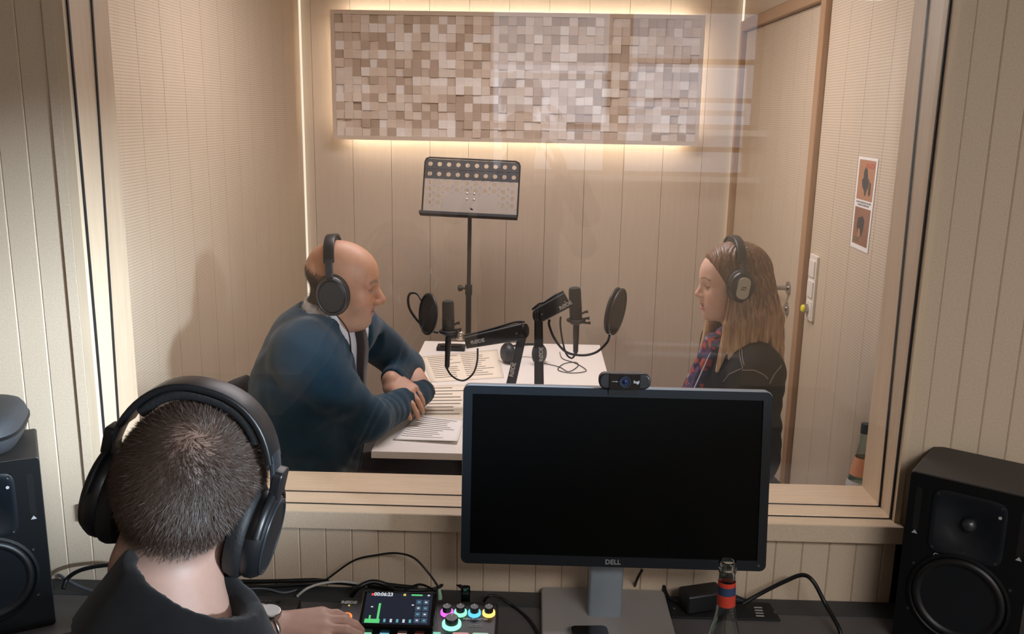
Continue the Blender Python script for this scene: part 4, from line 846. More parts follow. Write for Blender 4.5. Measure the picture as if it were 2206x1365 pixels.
link('body_label', open_lathe([(0.0386, 0.166), (0.0345, 0.185)], 28, BW), 'label_white', wbo, smooth=60)
link('cap', MB().lathe([(0.0135, 0.318), (0.0135, 0.343), (0.012, 0.345), (0, 0.345)], 20, BW), mat('cap_dark', srgb(40, 52, 56), 0.5), wbo, smooth=40)
# ------------------------------------------------------------------ implicit surfaces for bodies and clothes
A3 = lambda v: np.array([float(v[0]), float(v[1]), float(v[2])], np.float32)
def cap(P, a, b, ra, rb):
    a, b = A3(a), A3(b); ab = b-a; t = np.clip(((P-a) @ ab)/max(1e-9, float(ab @ ab)), 0, 1)
    return np.linalg.norm(P-a-t[:, None]*ab, axis=1)-(ra+(rb-ra)*t)
def ell(P, c, r, M3=None):
    q = P-A3(c)
    if M3 is not None: q = q @ M3
    r = A3(r); k0 = np.linalg.norm(q/r, axis=1); k1 = np.linalg.norm(q/(r*r), axis=1)
    return k0*(k0-1)/np.maximum(k1, 1e-6)
def smin(a, b, k):
    h = np.clip(0.5+0.5*(b-a)/k, 0, 1); return b+(a-b)*h-k*h*(1-h)
def smax(a, b, k): return -smin(-a, -b, k)
def uni(k, *ds):
    d = ds[0]
    for e in ds[1:]: d = smin(d, e, k)
    return d
def surfnet(f, lo, hi, h):
    lo = np.array(lo, np.float32); n = [int(math.ceil((hi[i]-lo[i])/h))+1 for i in range(3)]
    ax = [lo[i]+h*np.arange(n[i], dtype=np.float32) for i in range(3)]
    vol = np.empty(n, np.float32); step = max(1, 400000//(n[1]*n[2]))
    for s in range(0, n[0], step):
        X, Y, Z = np.meshgrid(ax[0][s:s+step], ax[1], ax[2], indexing='ij')
        vol[s:s+step] = f(np.stack([X.ravel(), Y.ravel(), Z.ravel()], 1)).reshape(X.shape)
    ins = vol < 0; c = [m_-1 for m_ in n]
    acc = np.zeros(c+[3], np.float32); cnt = np.zeros(c, np.float32)
    offs = [(i, j, k) for i in (0, 1) for j in (0, 1) for k in (0, 1)]
    sl = lambda o: tuple(slice(o[d], o[d]+c[d]) for d in range(3))
    for a in range(3):
        for o in offs:
            if o[a]: continue
            p = list(o); p[a] = 1; v0, v1 = vol[sl(o)], vol[sl(p)]; cr = (v0 < 0) != (v1 < 0)
            t = np.where(cr, v0/np.where(v0 == v1, 1, v0-v1), 0)
            for d in range(3): acc[..., d] += np.where(cr, (t if d == a else o[d]), 0)
            cnt += cr
    act = cnt > 0; idx = -np.ones(c, np.int64); idx[act] = np.arange(int(act.sum()))
    ijk = np.argwhere(act).astype(np.float32); V_ = lo+(ijk+acc[act]/cnt[act][:, None])*h
    F_ = []
    for a in range(3):
        b_, c_ = (a+1) % 3, (a+2) % 3
        s0 = [slice(0, n[d]) for d in range(3)]; s1 = list(s0); s0[a] = slice(0, n[a]-1); s1[a] = slice(1, n[a])
        i0, i1 = ins[tuple(s0)], ins[tuple(s1)]
        e = np.argwhere(i0 != i1); e = e[(e[:, b_] > 0) & (e[:, c_] > 0) & (e[:, b_] < n[b_]-1) & (e[:, c_] < n[c_]-1)]
        if not len(e): continue
        def g(db, dc): q = e.copy(); q[:, b_] -= db; q[:, c_] -= dc; return idx[q[:, 0], q[:, 1], q[:, 2]]
        q = np.stack([g(1, 1), g(0, 1), g(0, 0), g(1, 0)], 1); fl = i0[e[:, 0], e[:, 1], e[:, 2]]
        q[~fl] = q[~fl][:, ::-1]; F_.append(q)
    return V_, np.concatenate(F_) if F_ else np.zeros((0, 4), np.int64)
def relax(Vv, Ff, it=1, lam=0.5):
    for _ in range(it):
        s = np.zeros_like(Vv); c = np.zeros(len(Vv), np.float32)
        for i in range(4):
            for j in ((i+1) % 4, (i-1) % 4): np.add.at(s, Ff[:, i], Vv[Ff[:, j]]); np.add.at(c, Ff[:, i], 1)
        Vv = Vv+(s/np.maximum(c, 1)[:, None]-Vv)*lam
    return Vv
def netmesh(name, blocks, mtls, it=1):
    """blocks: (sdf, lo, hi, h); joined into one mesh"""
    VV = []; FF = []; o = 0
    for f, lo, hi, h in blocks:
        v, q = surfnet(f, lo, hi, h); v = relax(v, q, it); VV.append(v); FF.append(q+o); o += len(v)
    Vv = np.concatenate(VV); Ff = np.concatenate(FF)
    me = bpy.data.meshes.new(name); me.vertices.add(len(Vv)); me.vertices.foreach_set('co', Vv.ravel())
    me.loops.add(len(Ff)*4); me.loops.foreach_set('vertex_index', Ff.ravel().astype(np.int32)); me.polygons.add(len(Ff))
    me.polygons.foreach_set('loop_start', np.arange(len(Ff), dtype=np.int32)*4); me.update(calc_edges=True); me.validate()
    me.polygons.foreach_set('use_smooth', [True]*len(me.polygons))
    for m_ in mtls: me.materials.append(M[m_])
    return me, Vv
def paint(me, cols):
    at_ = me.color_attributes.new('tint', 'FLOAT_COLOR', 'POINT'); c4 = np.ones((len(cols), 4), np.float32); c4[:, :3] = cols; at_.data.foreach_set('color', c4.ravel())
def wob(P, s, a, seed=0.0):
    """gentle smooth unevenness for cloth"""
    x, y, z = P[:, 0]*s+seed, P[:, 1]*s+seed*1.7, P[:, 2]*s
    return a*(np.sin(x*1.3+1.7*np.sin(y*0.9+z))+np.sin(y*1.1+2.1*np.sin(z*1.2+x*0.7))+np.sin(z*1.5+1.3*np.sin(x*1.1-y)))/3
def folds(P, a, b, wl, amp, rad):
    """creases running across the line a-b"""
    a, b = A3(a), A3(b); d = b-a; L = np.linalg.norm(d); d = d/L; t = (P-a) @ d; q = np.linalg.norm(P-a-t[:, None]*d, axis=1)
    w = np.exp(-((t-L/2)/(L/2))**2)*np.exp(-(q/rad)**2); return amp*w*np.sin(t/wl*2*math.pi+3*np.sin(q*30+P[:, 1]*25))
def skinmat(name, rough=0.5):
    mt, nt, b = nodemat(name); b.inputs['Roughness'].default_value = rough
    at_ = nt.nodes.new('ShaderNodeAttribute'); at_.attribute_name = 'tint'
    n = nt.nodes.new('ShaderNodeTexNoise'); n.inputs['Scale'].default_value = 60; n.inputs['Detail'].default_value = 4
    tc = nt.nodes.new('ShaderNodeTexCoord'); nt.links.new(tc.outputs['Object'], n.inputs['Vector'])
    r = nt.nodes.new('ShaderNodeMapRange'); r.inputs[3].default_value = 0.90; r.inputs[4].default_value = 1.10; nt.links.new(n.outputs[0], r.inputs[0])
    s = nt.nodes.new('ShaderNodeVectorMath'); s.operation = 'SCALE'; nt.links.new(at_.outputs['Color'], s.inputs[0]); nt.links.new(r.outputs[0], s.inputs['Scale']); nt.links.new(s.outputs[0], b.inputs['Base Color'])
    b.inputs['Subsurface Weight'].default_value = 0.06; b.inputs['Subsurface Radius'].default_value = (0.01, 0.004, 0.002); b.inputs['Subsurface Scale'].default_value = 0.5
    return mt
skinmat('skin', 0.52)
def rotm(yaw, pitch, roll):
    """head axes: x face, y its left, z crown; pitch > 0 nods down, roll > 0 leans to its right"""
    return (Matrix.Rotation(yaw, 4, 'Z') @ Matrix.Rotation(pitch, 4, 'Y') @ Matrix.Rotation(roll, 4, 'X'))
def tolocal(P, mtx, sc=1.0):
    m3 = np.array(mtx.to_3x3(), np.float32); return ((P-A3(mtx.translation)) @ m3)/sc
def head_sdf(L, male=True):
    """L in head axes (metres at unit scale), centred between the ears"""
    S = L.copy(); S[:, 1] = np.abs(S[:, 1])
    cran = ell(L, (-0.014, 0, 0.030), (0.099, 0.077, 0.086))
    fore = ell(L, (0.022, 0, 0.022), (0.070, 0.064, 0.066))
    face = ell(L, (0.030, 0, -0.040), (0.058, 0.058, 0.078))
    jaw = ell(L, (0.030, 0, -0.082), (0.052, 0.050, 0.038) if male else (0.050, 0.045, 0.035))
    d = uni(0.03, cran, fore, face, jaw)
    d = smin(d, ell(L, (0.072, 0, -0.103), (0.020, 0.022, 0.018) if male else (0.017, 0.017, 0.016)), 0.018)
    d = smin(d, ell(S, (0.056, 0.040, -0.042), (0.026, 0.022, 0.030)), 0.022)           # cheeks
    if male: d = smin(d, cap(S, (0.080, 0.0, 0.012), (0.068, 0.042, 0.014), 0.013, 0.011), 0.014)   # brow
    else: d = smin(d, cap(S, (0.078, 0.0, 0.014), (0.068, 0.040, 0.014), 0.011, 0.009), 0.018)
    d = smax(d, -ell(S, (0.094, 0.032, -0.008), (0.014, 0.017, 0.010)), 0.014)           # eye sockets
    d = smin(d, ell(S, (0.0715, 0.0315, -0.008), (0.0135, 0.014, 0.0125)), 0.003)        # lids
    # nose
    if male: nz_ = uni(0.008, cap(L, (0.086, 0, 0.004), (0.111, 0, -0.035), 0.0095, 0.0145), ell(S, (0.100, 0.014, -0.042), (0.013, 0.010, 0.010)))
    else: nz_ = uni(0.008, cap(L, (0.084, 0, 0.002), (0.104, 0, -0.033), 0.007, 0.0095), ell(S, (0.094, 0.010, -0.039), (0.010, 0.007, 0.007)))
    d = smin(d, nz_, 0.009)
    # mouth
    d = smin(d, ell(L, (0.078, 0, -0.068), (0.016, 0.026, 0.020)), 0.016)
    d = smin(d, cap(S, (0.0925, 0, -0.0635), (0.080, 0.021, -0.067), 0.0055, 0.003), 0.006)
    d = smin(d, cap(S, (0.0905, 0, -0.0775), (0.080, 0.017, -0.074), 0.0065, 0.003), 0.006)
    d = smax(d, -cap(S, (0.100, 0, -0.0700), (0.084, 0.022, -0.0705), 0.0022 if male else 0.0060, 0.0015), 0.003)
    # ears
    ear = smax(ell(S, (-0.012, 0.079, -0.012), (0.019, 0.010, 0.032)), -ell(S, (-0.008, 0.088, -0.010), (0.010, 0.008, 0.018)), 0.004)
    return smin(d, ear, 0.006)
def head_tint(L, base, lip, brow, male=True, stub=None):
    S = L.copy(); S[:, 1] = np.abs(S[:, 1]); c = np.repeat(np.array([base], np.float32), len(L), 0)
    def mixin(w, col): c[:] = c*(1-w[:, None])+np.array(col, np.float32)*w[:, None]
    g = lambda x: np.exp(-x*x)
    mixin(0.35*g(np.linalg.norm((S-A3((0.075, 0.045, -0.04)))/np.array([.03, .025, .03]), axis=1)), (base[0]*1.0, base[1]*0.72, base[2]*0.66))
    mixin(0.4*g(np.linalg.norm((S-A3((0.110, 0.0, -0.036)))/np.array([.018, .02, .016]), axis=1)), (base[0], base[1]*0.70, base[2]*0.64))
    if stub is not None: mixin(0.35*(L[:, 2] < -0.05)*np.clip((L[:, 0]+0.0)/0.05, 0, 1), stub)
    lw = np.clip(1.3-np.abs(np.where(L[:, 2] > -0.0705, (L[:, 2]+0.0645)/0.0065, (L[:, 2]+0.0770)/0.0075)), 0, 1)*(S[:, 1] < 0.023)*(L[:, 0] > 0.078)
    mixin(0.85*np.clip(lw, 0, 1), lip)
    mixin(0.8*(np.abs(L[:, 2]+0.0702) < 0.0020)*(S[:, 1] < 0.022)*(L[:, 0] > 0.07), (lip[0]*0.35, lip[1]*0.3, lip[2]*0.3))
    bz__ = 0.016+0.006*np.sin(np.clip((S[:, 1]-0.010)/0.04, 0, 1)*3.0); mixin(0.85*np.clip(1.6-np.abs(L[:, 2]-bz__)/(0.0042 if male else 0.0026), 0, 1)*(S[:, 1] > 0.012)*(S[:, 1] < 0.052)*(L[:, 0] > 0.03), brow)
    ey = (np.abs(L[:, 2]+0.009) < 0.0042)*(S[:, 1] > 0.021)*(S[:, 1] < 0.043)*(L[:, 0] > 0.068); mixin(0.9*ey, (0.30, 0.24, 0.20))
    mixin(0.95*(np.linalg.norm(S-A3((0.086, 0.030, -0.009)), axis=1) < 0.0062), (0.03, 0.02, 0.015))
    mixin(0.8*(np.abs(L[:, 2]+0.0042) < 0.0016)*(S[:, 1] > 0.019)*(S[:, 1] < 0.046)*(L[:, 0] > 0.06), (base[0]*0.25, base[1]*0.2, base[2]*0.2))
    mixin(0.8*(np.linalg.norm((S-A3((0.101, 0.007, -0.049)))/np.array([.006, .004, .004]), axis=1) < 1), (base[0]*0.25, base[1]*0.18, base[2]*0.16))
    return c
def hand_sdf(P, mtx, curl, spread=0.12, thumb=(0.5, 0.3), sc=1.0, left=True):
    """mtx: x along the fingers, y to the thumb side, z back of the hand; origin at the wrist"""
    L = tolocal(P, mtx, sc); ds = []
    ky = (0.030, 0.010, -0.011, -0.030); kx = (0.092, 0.096, 0.091, 0.082); ln = (0.072, 0.080, 0.074, 0.058)
    for i in range(4):
        w = (0.0, ky[i]*0.55, 0.0); k = V((kx[i], ky[i], 0.002 if i in (1, 2) else -0.001))
        ds.append(cap(L, w, k, 0.0155, 0.0125))
        a = ky[i]/0.03*spread; d = V((math.cos(a), math.sin(a), 0)); p = k; ang = 0; segs = (0.46, 0.30, 0.24); r = (0.0098, 0.0090, 0.0082, 0.0070) if i < 3 else (0.0086, 0.0078, 0.0072, 0.0062)
        fd = None
        for j in range(3):
            ang += curl[i][j]; dv = V((d.x*math.cos(ang), d.y*math.cos(ang), -math.sin(ang))); q = p+dv*ln[i]*segs[j]
            c_ = cap(L, p, q, r[j], r[j+1]); fd = c_ if fd is None else smin(fd, c_, 0.003); p = q
        ds.append(fd)
    palm = uni(0.014, *[ds[i] for i in (0, 2, 4, 6)])
    palm = smin(palm, ell(L, (0.035, 0.022, -0.010), (0.034, 0.020, 0.017)), 0.012)
    fing = np.minimum.reduce([ds[i] for i in (1, 3, 5, 7)]); d = smin(palm, fing, 0.005)
    t0 = V((0.022, 0.030, -0.008)); a = thumb[0]; t1 = t0+V((math.cos(a), math.sin(a), -0.25)).normalized()*0.042; b2 = a-thumb[1]; t2 = t1+V((math.cos(b2), math.sin(b2), -0.3)).normalized()*0.032; b3 = b2-thumb[1]*0.8; t3 = t2+V((math.cos(b3), math.sin(b3), -0.3)).normalized()*0.026
    d = smin(d, smin(cap(L, t0, t1, 0.0155, 0.0115), smin(cap(L, t1, t2, 0.0110, 0.0098), cap(L, t2, t3, 0.0098, 0.0080), 0.003), 0.004), 0.010)
    return d*sc
def hand_mtx(w, tip, thumbdir):
    x = (V(tip)-V(w)).normalized(); y = V(thumbdir); y = (y-x*y.dot(x)).normalized(); return frame_mtx(V(w), x, y, x.cross(y))
def hand_mtx2(w, tip, back):
    """back: direction the back of the hand faces; returns (mtx for a right hand, mtx for a left hand)"""
    x = (V(tip)-V(w)).normalized(); z = V(back); z = (z-x*z.dot(x)).normalized(); y = z.cross(x); return frame_mtx(V(w), x, y, z)
def bounds(pts, r):
    a = np.array([A3(p) for p in pts]); return a.min(0)-r, a.max(0)+r
# headphones worn on a head
def sweep_rect(mb, pts, wdir, w, h, bev=0.35):
    pts = [V(p) for p in pts]; k = len(pts); wd = V(wdir); prof = None; vs = []
    for i in range(k):
        t = (pts[min(i+1, k-1)]-pts[max(i-1, 0)]).normalized(); nn = t.cross(wd).normalized(); ww = w[i] if isinstance(w, list) else w; hh = h[i] if isinstance(h, list) else h
        prof = rrect(ww, hh, min(ww, hh)*bev, 3); vs += [pts[i]+wd*x+nn*y for x, y in prof]
    n = len(prof); fs = [tuple(range(n-1, -1, -1)), tuple((k-1)*n+i for i in range(n))]
    for a in range(k-1):
        for i in range(n): fs.append((a*n+i, a*n+(i+1) % n, (a+1)*n+(i+1) % n, (a+1)*n+i))
    return mb.add(vs, fs)
def arc(x, wy, zt, a0, a1, n=18, zc=0.0, e=0.85):
    o = []
    for i in range(n):
        a = R_(a0+(a1-a0)*i/(n-1)); s, c = math.sin(a), math.cos(a)
        o.append((x, math.copysign(abs(s)**e, s)*wy, zc+math.copysign(abs(c)**e, c)*zt))
    return o
def earphones(HM, label, wy=0.094, zt=0.130, x=-0.012, cup=(0.040, 0.048), pad_t=0.022, shell='std', zc=0.0, band_w=0.034, cupz=-0.014):
    s = thing('headphones', mtx=HM, label=label, cat='headphones')
    lk = lambda nm, mb, mt_, par=None, sm=45: link(nm, mb, mt_, par or s, smooth=sm, local=True)
    hb = lk('headband', sweep_rect(MB(), arc(x, wy+0.004, zt+0.006, -62, 62, 24, zc), (1, 0, 0), band_w, 0.008), 'hp_black')
    lk('band_cushion', sweep_rect(MB(), arc(x, wy-0.006, zt-0.004, -48, 48, 20, zc), (1, 0, 0), band_w*0.82, 0.012), 'hp_pad', hb)
    for sd in (-1, 1):
        lk('slider', sweep_rect(MB(), arc(x, wy+0.006, zt+0.007, 58*sd, 78*sd, 8, zc), (1, 0, 0), band_w*0.72, 0.006), 'hp_slider')
        D = frame_mtx(V((x, sd*(wy-0.006-pad_t*0.0), cupz)), V((1, 0, 0)), V((0, 0, 1)), V((0, -1, 0))) if sd < 0 else frame_mtx(V((x, sd*(wy-0.006), cupz)), V((-1, 0, 0)), V((0, 0, 1)), V((0, 1, 0)))
        a_, b_ = cup
        ring = lambda k, z: [tuple(D @ V((px*k*a_, py*k*b_, z))) for px, py in ellipse(1, 1, 36)]
        c_ = link('ear_cup', loft(MB(), [ring(1.0, -0.002), ring(1.03, 0.002), ring(1.02, 0.009), ring(0.94, 0.016), ring(0.80, 0.020), ring(0.78, 0.019), ring(0.4, 0.020), ring(0.1, 0.020)] if shell != 'plate' else [ring(1.0, -0.002), ring(1.02, 0.004), ring(0.95, 0.014), ring(0.78, 0.019), ring(0.4, 0.021), ring(0.1, 0.021)]), 'hp_black', s, smooth=40, local=True)
        link('ear_pad', loft(MB(), [ring(1.0, -0.002), ring(1.08, -0.006), ring(1.10, -0.012), ring(1.04, -pad_t+0.002), ring(0.9, -pad_t), ring(0.62, -pad_t+0.003), ring(0.58, -0.006)]), 'hp_pad', c_, smooth=50, local=True)
        if shell == 'plate':
            pl = link('cup_plate', MB().prism(rrect(a_*0.98, b_*1.42, a_*0.46, 8), 0.012, 0.0232, D @ Matrix.Rotation(R_(-8), 4, 'Z')), 'hp_plate', c_, smooth=40, bevel=0.0015, local=True)
            link('logo', MB().prism([(-0.0085, -0.005), (0.0055, -0.005), (0.0085, 0.005), (-0.0055, 0.005)], 0.0232, 0.0236, D), 'hp_black', pl, local=True)
            link('logo_mark', MB().prism([(-0.006, -0.0035), (-0.0035, -0.0035), (-0.0005, 0.001), (0.0015, -0.0035), (0.004, -0.0035), (0.006, 0.0035), (0.0035, 0.0035), (0.0012, -0.0005), (-0.001, 0.0035), (-0.0035, 0.0035)], 0.0236, 0.0239, D), 'hp_plate', pl, local=True)
        elif shell == 'grill':
            link('cup_grille', loft(MB(), [ring(0.80, 0.0195), ring(0.78, 0.0215), ring(0.4, 0.0225), ring(0.05, 0.0225)]), 'hp_grill', c_, smooth=40, local=True)
            link('cup_rim', MB().tube([D @ V((px*0.9*a_, py*0.9*b_, 0.0178)) for px, py in ellipse(1, 1, 40)], 0.0022, 8, True), 'hp_rim', c_, smooth=60, local=True)
            link('yoke_block', MB().prism(rrect(0.016, 0.012, 0.002, 2, 0, b_*1.08), 0.010, 0.022, D), 'hp_rim', c_, smooth=40, bevel=0.001, local=True)
        else:
            link('cup_rim', MB().tube([D @ V((px*0.86*a_, py*0.86*b_, 0.0185)) for px, py in ellipse(1, 1, 40)], 0.0018, 8, True), 'hp_slider', c_, smooth=60, local=True)
            yk = [D @ V((px*1.10*a_, py*1.08*b_, 0.012)) for px, py in ellipse(1, 1, 40)][2:19]
            link('yoke', MB().tube(yk, 0.0052, 8, flat=0.7), 'hp_black', s, smooth=50, local=True)
            link('yoke_block', MB().prism(rrect(0.030, 0.034, 0.006, 4, 0, b_*1.18+0.006), 0.006, 0.018, D), 'hp_black', s, smooth=40, bevel=0.002, local=True)
    return s
mat('hp_black', srgb(20, 22, 25), 0.38); mat('hp_pad', srgb(16, 18, 21), 0.62, bump=0.25, bscale=260); mat('hp_slider', srgb(38, 42, 47), 0.35); mat('hp_plate', srgb(178, 174, 160), 0.38, 0.3); mat('hp_grill', srgb(24, 25, 28), 0.5, bump=0.6, bscale=1800); mat('hp_rim', srgb(70, 72, 76), 0.3, 0.6)
# ------------------------------------------------------------------ the bald man
def clothmat(name, col, rough=0.9, var=0.1, vs=25, bump=0.3, bs=500, sheen=0.2, stretch=(1, 1, 1)): return mat(name, col, rough, var=var, vscale=vs, bump=bump, bscale=bs, sheen=sheen, stretch=stretch, spec=0.2)
clothmat('cardigan', srgb(25, 54, 70), bump=0.2); clothmat('jacket_dark', srgb(40, 36, 38)); clothmat('shirt_white', srgb(205, 202, 204), 0.8); clothmat('tie_dark', srgb(58, 48, 46)); clothmat('trousers', srgb(38, 32, 32))
mat('hair_grey', srgb(62, 54, 49), 0.75, var=0.3, vscale=90, stretch=(1, 1, .25), bump=0.3, bscale=500)
mat('chair_black', srgb(22, 23, 26), 0.55)
def chair(c, ang, label):
    s = thing('chair', (c[0], c[1], 0), label, 'chair', 'chairs in the booth'); Cm = Matrix.Translation((c[0], c[1], 0)) @ Matrix.Rotation(ang, 4, 'Z')
    link('seat', loft(MB(), [[tuple(Cm @ V(p)) for p in superell(0, 0, z, 0.22*k, 0.22*k, 0.5)] for z, k in ((0.425, 0.92), (0.435, 1.0), (0.455, 1.0), (0.465, 0.94))]), 'chair_black', s, smooth=50)
    pts = []
    rows = [(0.50, -0.205), (0.60, -0.232), (0.72, -0.243), (0.82, -0.252), (0.86, -0.255)]; n = 13; vs = []; fs = []
    for z, x in rows:
        for i in range(n):
            t = (i/(n-1)-0.5)*2; wd = 0.205 if z < 0.85 else 0.18; vs.append(Cm @ V((x+0.05*t*t, wd*t, z)))
    for r in range(len(rows)-1):
        for i in range(n-1): fs.append((r*n+i, r*n+i+1, (r+1)*n+i+1, (r+1)*n+i))
    b = link('backrest', MB().add(vs, fs), 'chair_black', s, smooth=60); sd = b.modifiers.new('t', 'SOLIDIFY'); sd.thickness = 0.012
    for sy in (-1, 1):
        link('leg', MB().tube(smooth_path([Cm @ V(p) for p in ((-0.21, sy*0.19, 0.0), (-0.20, sy*0.20, 0.42), (-0.215, sy*0.20, 0.50), (-0.225, sy*0.195, 0.62))], 4), 0.011, 10), 'steel', s, smooth=50)
        link('leg', MB().tube([Cm @ V((0.20, sy*0.20, 0)), Cm @ V((0.19, sy*0.20, 0.43))], 0.011, 10), 'steel', s, smooth=50)
    return s
chair((-0.72, 0.94), 0.0, 'black chair with curved back under the bald man')
def grow_hair(parent, me, VV, HM, hs, dens, count, lens, mtl, label, crown, lift, wd, fade=False):
    rg = np.random.RandomState(4); ok = np.where(dens > 0.2)[0]; nv = np.zeros((len(VV), 3), np.float32); pol = np.array([p.vertices[:] for p in me.polygons]); fn = np.cross(VV[pol[:, 1]]-VV[pol[:, 0]], VV[pol[:, 2]]-VV[pol[:, 0]])
    for i in range(4): np.add.at(nv, pol[:, i], fn)
    nv /= np.maximum(np.linalg.norm(nv, axis=1), 1e-9)[:, None]
    pick = rg.choice(ok, count); pick = pick[rg.rand(len(pick)) < dens[pick]]; base = VV[pick]+rg.randn(len(pick), 3).astype(np.float32)*0.0012; nn = nv[pick]; n = len(pick)
    cr = A3(HM @ (V(crown)*hs)); away = base-cr; away -= nn*np.sum(away*nn, 1)[:, None]; dist = np.linalg.norm(away, axis=1); away /= np.maximum(dist, 1e-4)[:, None]
    swirl = np.cross(nn, away)*np.clip(1-dist/0.06, 0, 1)[:, None]*0.8; dirn = nn*lift+away*0.85+swirl+rg.randn(n, 3)*0.22; dirn /= np.linalg.norm(dirn, axis=1)[:, None]
    ln_ = lens[0]+(lens[1]-lens[0])*rg.rand(n)
    if fade: ln_ = ln_*np.clip((tolocal(base, HM, hs)[:, 2]+0.075)/0.08, 0.35, 1)
    side = np.cross(dirn, nn); side /= np.maximum(np.linalg.norm(side, axis=1), 1e-6)[:, None]
    tri = np.empty((n*3, 3), np.float32); tri[0::3] = base+side*wd; tri[1::3] = base-side*wd; tri[2::3] = base+dirn*ln_[:, None]
    hm = bpy.data.meshes.new('hair'); hm.vertices.add(len(tri)); hm.vertices.foreach_set('co', tri.ravel()); hm.loops.add(len(tri)); hm.loops.foreach_set('vertex_index', np.arange(len(tri), dtype=np.int32)); hm.polygons.add(n); hm.polygons.foreach_set('loop_start', np.arange(n, dtype=np.int32)*3); hm.update(calc_edges=True)
    return link('hair', hm, mtl, parent, label=label, kind='stuff')
# pose
HM1 = Matrix.Translation(V3(atY(741, 606, 0.935))) @ rotm(R_(3), R_(9), 0); hs1 = 1.05
m_ns, m_fs = V((-0.655, 0.765, 1.035)), V((-0.575, 1.130, 1.035))          # near (right) and far shoulder
m_el, m_wr = V3(atZ(796, 903, 0.800)), V3(atZ(917, 842, 0.800))            # near elbow, wrist
m_fe, m_fw = V3(atY(876, 788, 1.31)), V3(atY(843, 818, 1.12))              # far elbow, wrist
m_nk = V((-0.628, 0.945, 1.118)); m_hb = HM1 @ V((-0.030, 0, -0.075))
def man_torso(P, e=0.0):
    d = uni(0.10, ell(P, (-0.705, 0.94, 0.66), (0.180, 0.200, 0.22)), ell(P, (-0.690, 0.945, 0.87), (0.168, 0.205, 0.22)), cap(P, m_ns+V((0.0, 0.05, 0.005)), m_fs+V((0, -0.05, 0.005)), 0.085, 0.085))
    d = smin(d, cap(P, (-0.670, 0.945, 1.05), m_nk+V((-0.005, 0, -0.01)), 0.105, 0.072), 0.06); return d+e
def man_arm_n(P, e=0.0): return uni(0.03, cap(P, m_ns, m_ns.lerp(m_el, 0.5)+V((-0.012, -0.012, -0.004)), 0.085, 0.073), cap(P, m_ns.lerp(m_el, 0.5)+V((-0.012, -0.012, -0.004)), m_el, 0.073, 0.060), cap(P, m_el, m_wr, 0.059, 0.041))+e
def man_arm_f(P, e=0.0): return uni(0.03, cap(P, m_fs, m_fe, 0.080, 0.056), cap(P, m_fe, m_fw, 0.055, 0.038))+e
def man_skin(P):
    L = tolocal(P, HM1, hs1); d = head_sdf(L)*hs1
    jowl = ell(L, (0.030, 0, -0.112), (0.052, 0.050, 0.030))*hs1; d = smin(d, jowl, 0.02)
    return smin(d, cap(P, m_hb, m_nk+V((0, 0, -0.05)), 0.068, 0.078), 0.025)
lh = hand_mtx2(m_fw.lerp(m_fe, 0.04), V3(atY(902, 868, 1.015)), (-0.1, -0.35, 1)); 
lh_tip = V3(atY(902, 868, 1.015))
def mirror_y(mtx): return mtx @ Matrix.Scale(-1, 4, V((0, 1, 0)))
rh = hand_mtx2(m_wr.lerp(m_el, 0.02), V3(atY(868, 782, 1.27)), (0.2, -0.55, 0.8))
CURL1 = [(0.35, 0.35, 0.2), (0.42, 0.35, 0.2), (0.48, 0.38, 0.2), (0.55, 0.4, 0.25)]
def man_hands(P):
    a = hand_sdf(P, mirror_y(lh), CURL1, 0.10, (0.10, 0.10), 1.06)
    return smin(a, cap(P, m_fw, m_fw.lerp(m_fe, 0.25), 0.030, 0.032), 0.012)
def man_hand2(P):
    b = hand_sdf(P, rh, [(0.2, 0.25, 0.15)]*4, 0.06, (0.4, 0.2), 1.03)
    return smin(b, cap(P, m_wr, m_wr.lerp(m_el, 0.25), 0.030, 0.032), 0.012)
def legs_sdf(P, hips, knees, feet, r=(0.085, 0.062, 0.045)):
    d = None
    for h, k, f in zip(hips, knees, feet):
        q = smin(cap(P, h, k, r[0], r[1]), cap(P, k, f, r[1], r[2]), 0.02); d = q if d is None else smin(d, q, 0.03)
    return d
m_legs = ([V((-0.72, 0.84, 0.535)), V((-0.72, 1.04, 0.535))], [V((-0.30, 0.83, 0.570)), V((-0.27, 1.06, 0.575))], [V((-0.33, 0.83, 0.07)), V((-0.28, 1.06, 0.07))])
P1 = thing('person', (-0.72, 0.94, 0), 'bald man in a navy cardigan with arms crossed on the booth table', 'person')
b0 = bounds([HM1.translation, m_nk], 0.0)
me, VV = netmesh('body', [
    (man_skin, (HM1.translation.x-0.16, 0.80, 1.0), (HM1.translation.x+0.17, 1.07, HM1.translation.z+0.145), 0.0030),
    (man_hands, *[a for a in bounds([m_fw, lh_tip], 0.075)], 0.0034),
    (man_hand2, *[a for a in bounds([m_wr, V3(atY(868, 782, 1.27))], 0.075)], 0.0034),
    (lambda P: uni(0.008, man_torso(P, 0.026), man_arm_n(P, 0.020), man_arm_f(P, 0.022)), (-0.90, 0.66, 0.42), (-0.2, 1.42, 1.12), 0.013)], ['skin'], 1)
L = tolocal(VV, HM1, hs1); skin1 = (0.50, 0.245, 0.14); col = head_tint(L, skin1, (0.42, 0.16, 0.12), (0.20, 0.13, 0.09), True, (0.40, 0.26, 0.20))
far_ = np.linalg.norm(L, axis=1) > 0.2; col[far_] = (0.56, 0.31, 0.20); me1, V1, Lm = me, VV, L
sc_ = np.clip((0.012-0.25*np.clip(L[:, 0]+0.03, -0.1, 0.2)-L[:, 2])/0.03, 0, 1)*np.clip((L[:, 2]+0.085)/0.02, 0, 1)*np.clip((0.005-L[:, 0])/0.02, 0, 1)*(~far_); col = (col*(1-0.85*sc_[:, None])+np.array((0.05, 0.042, 0.036))*0.85*sc_[:, None]).astype(np.float32); paint(me, col)
link('body', me, None, P1)
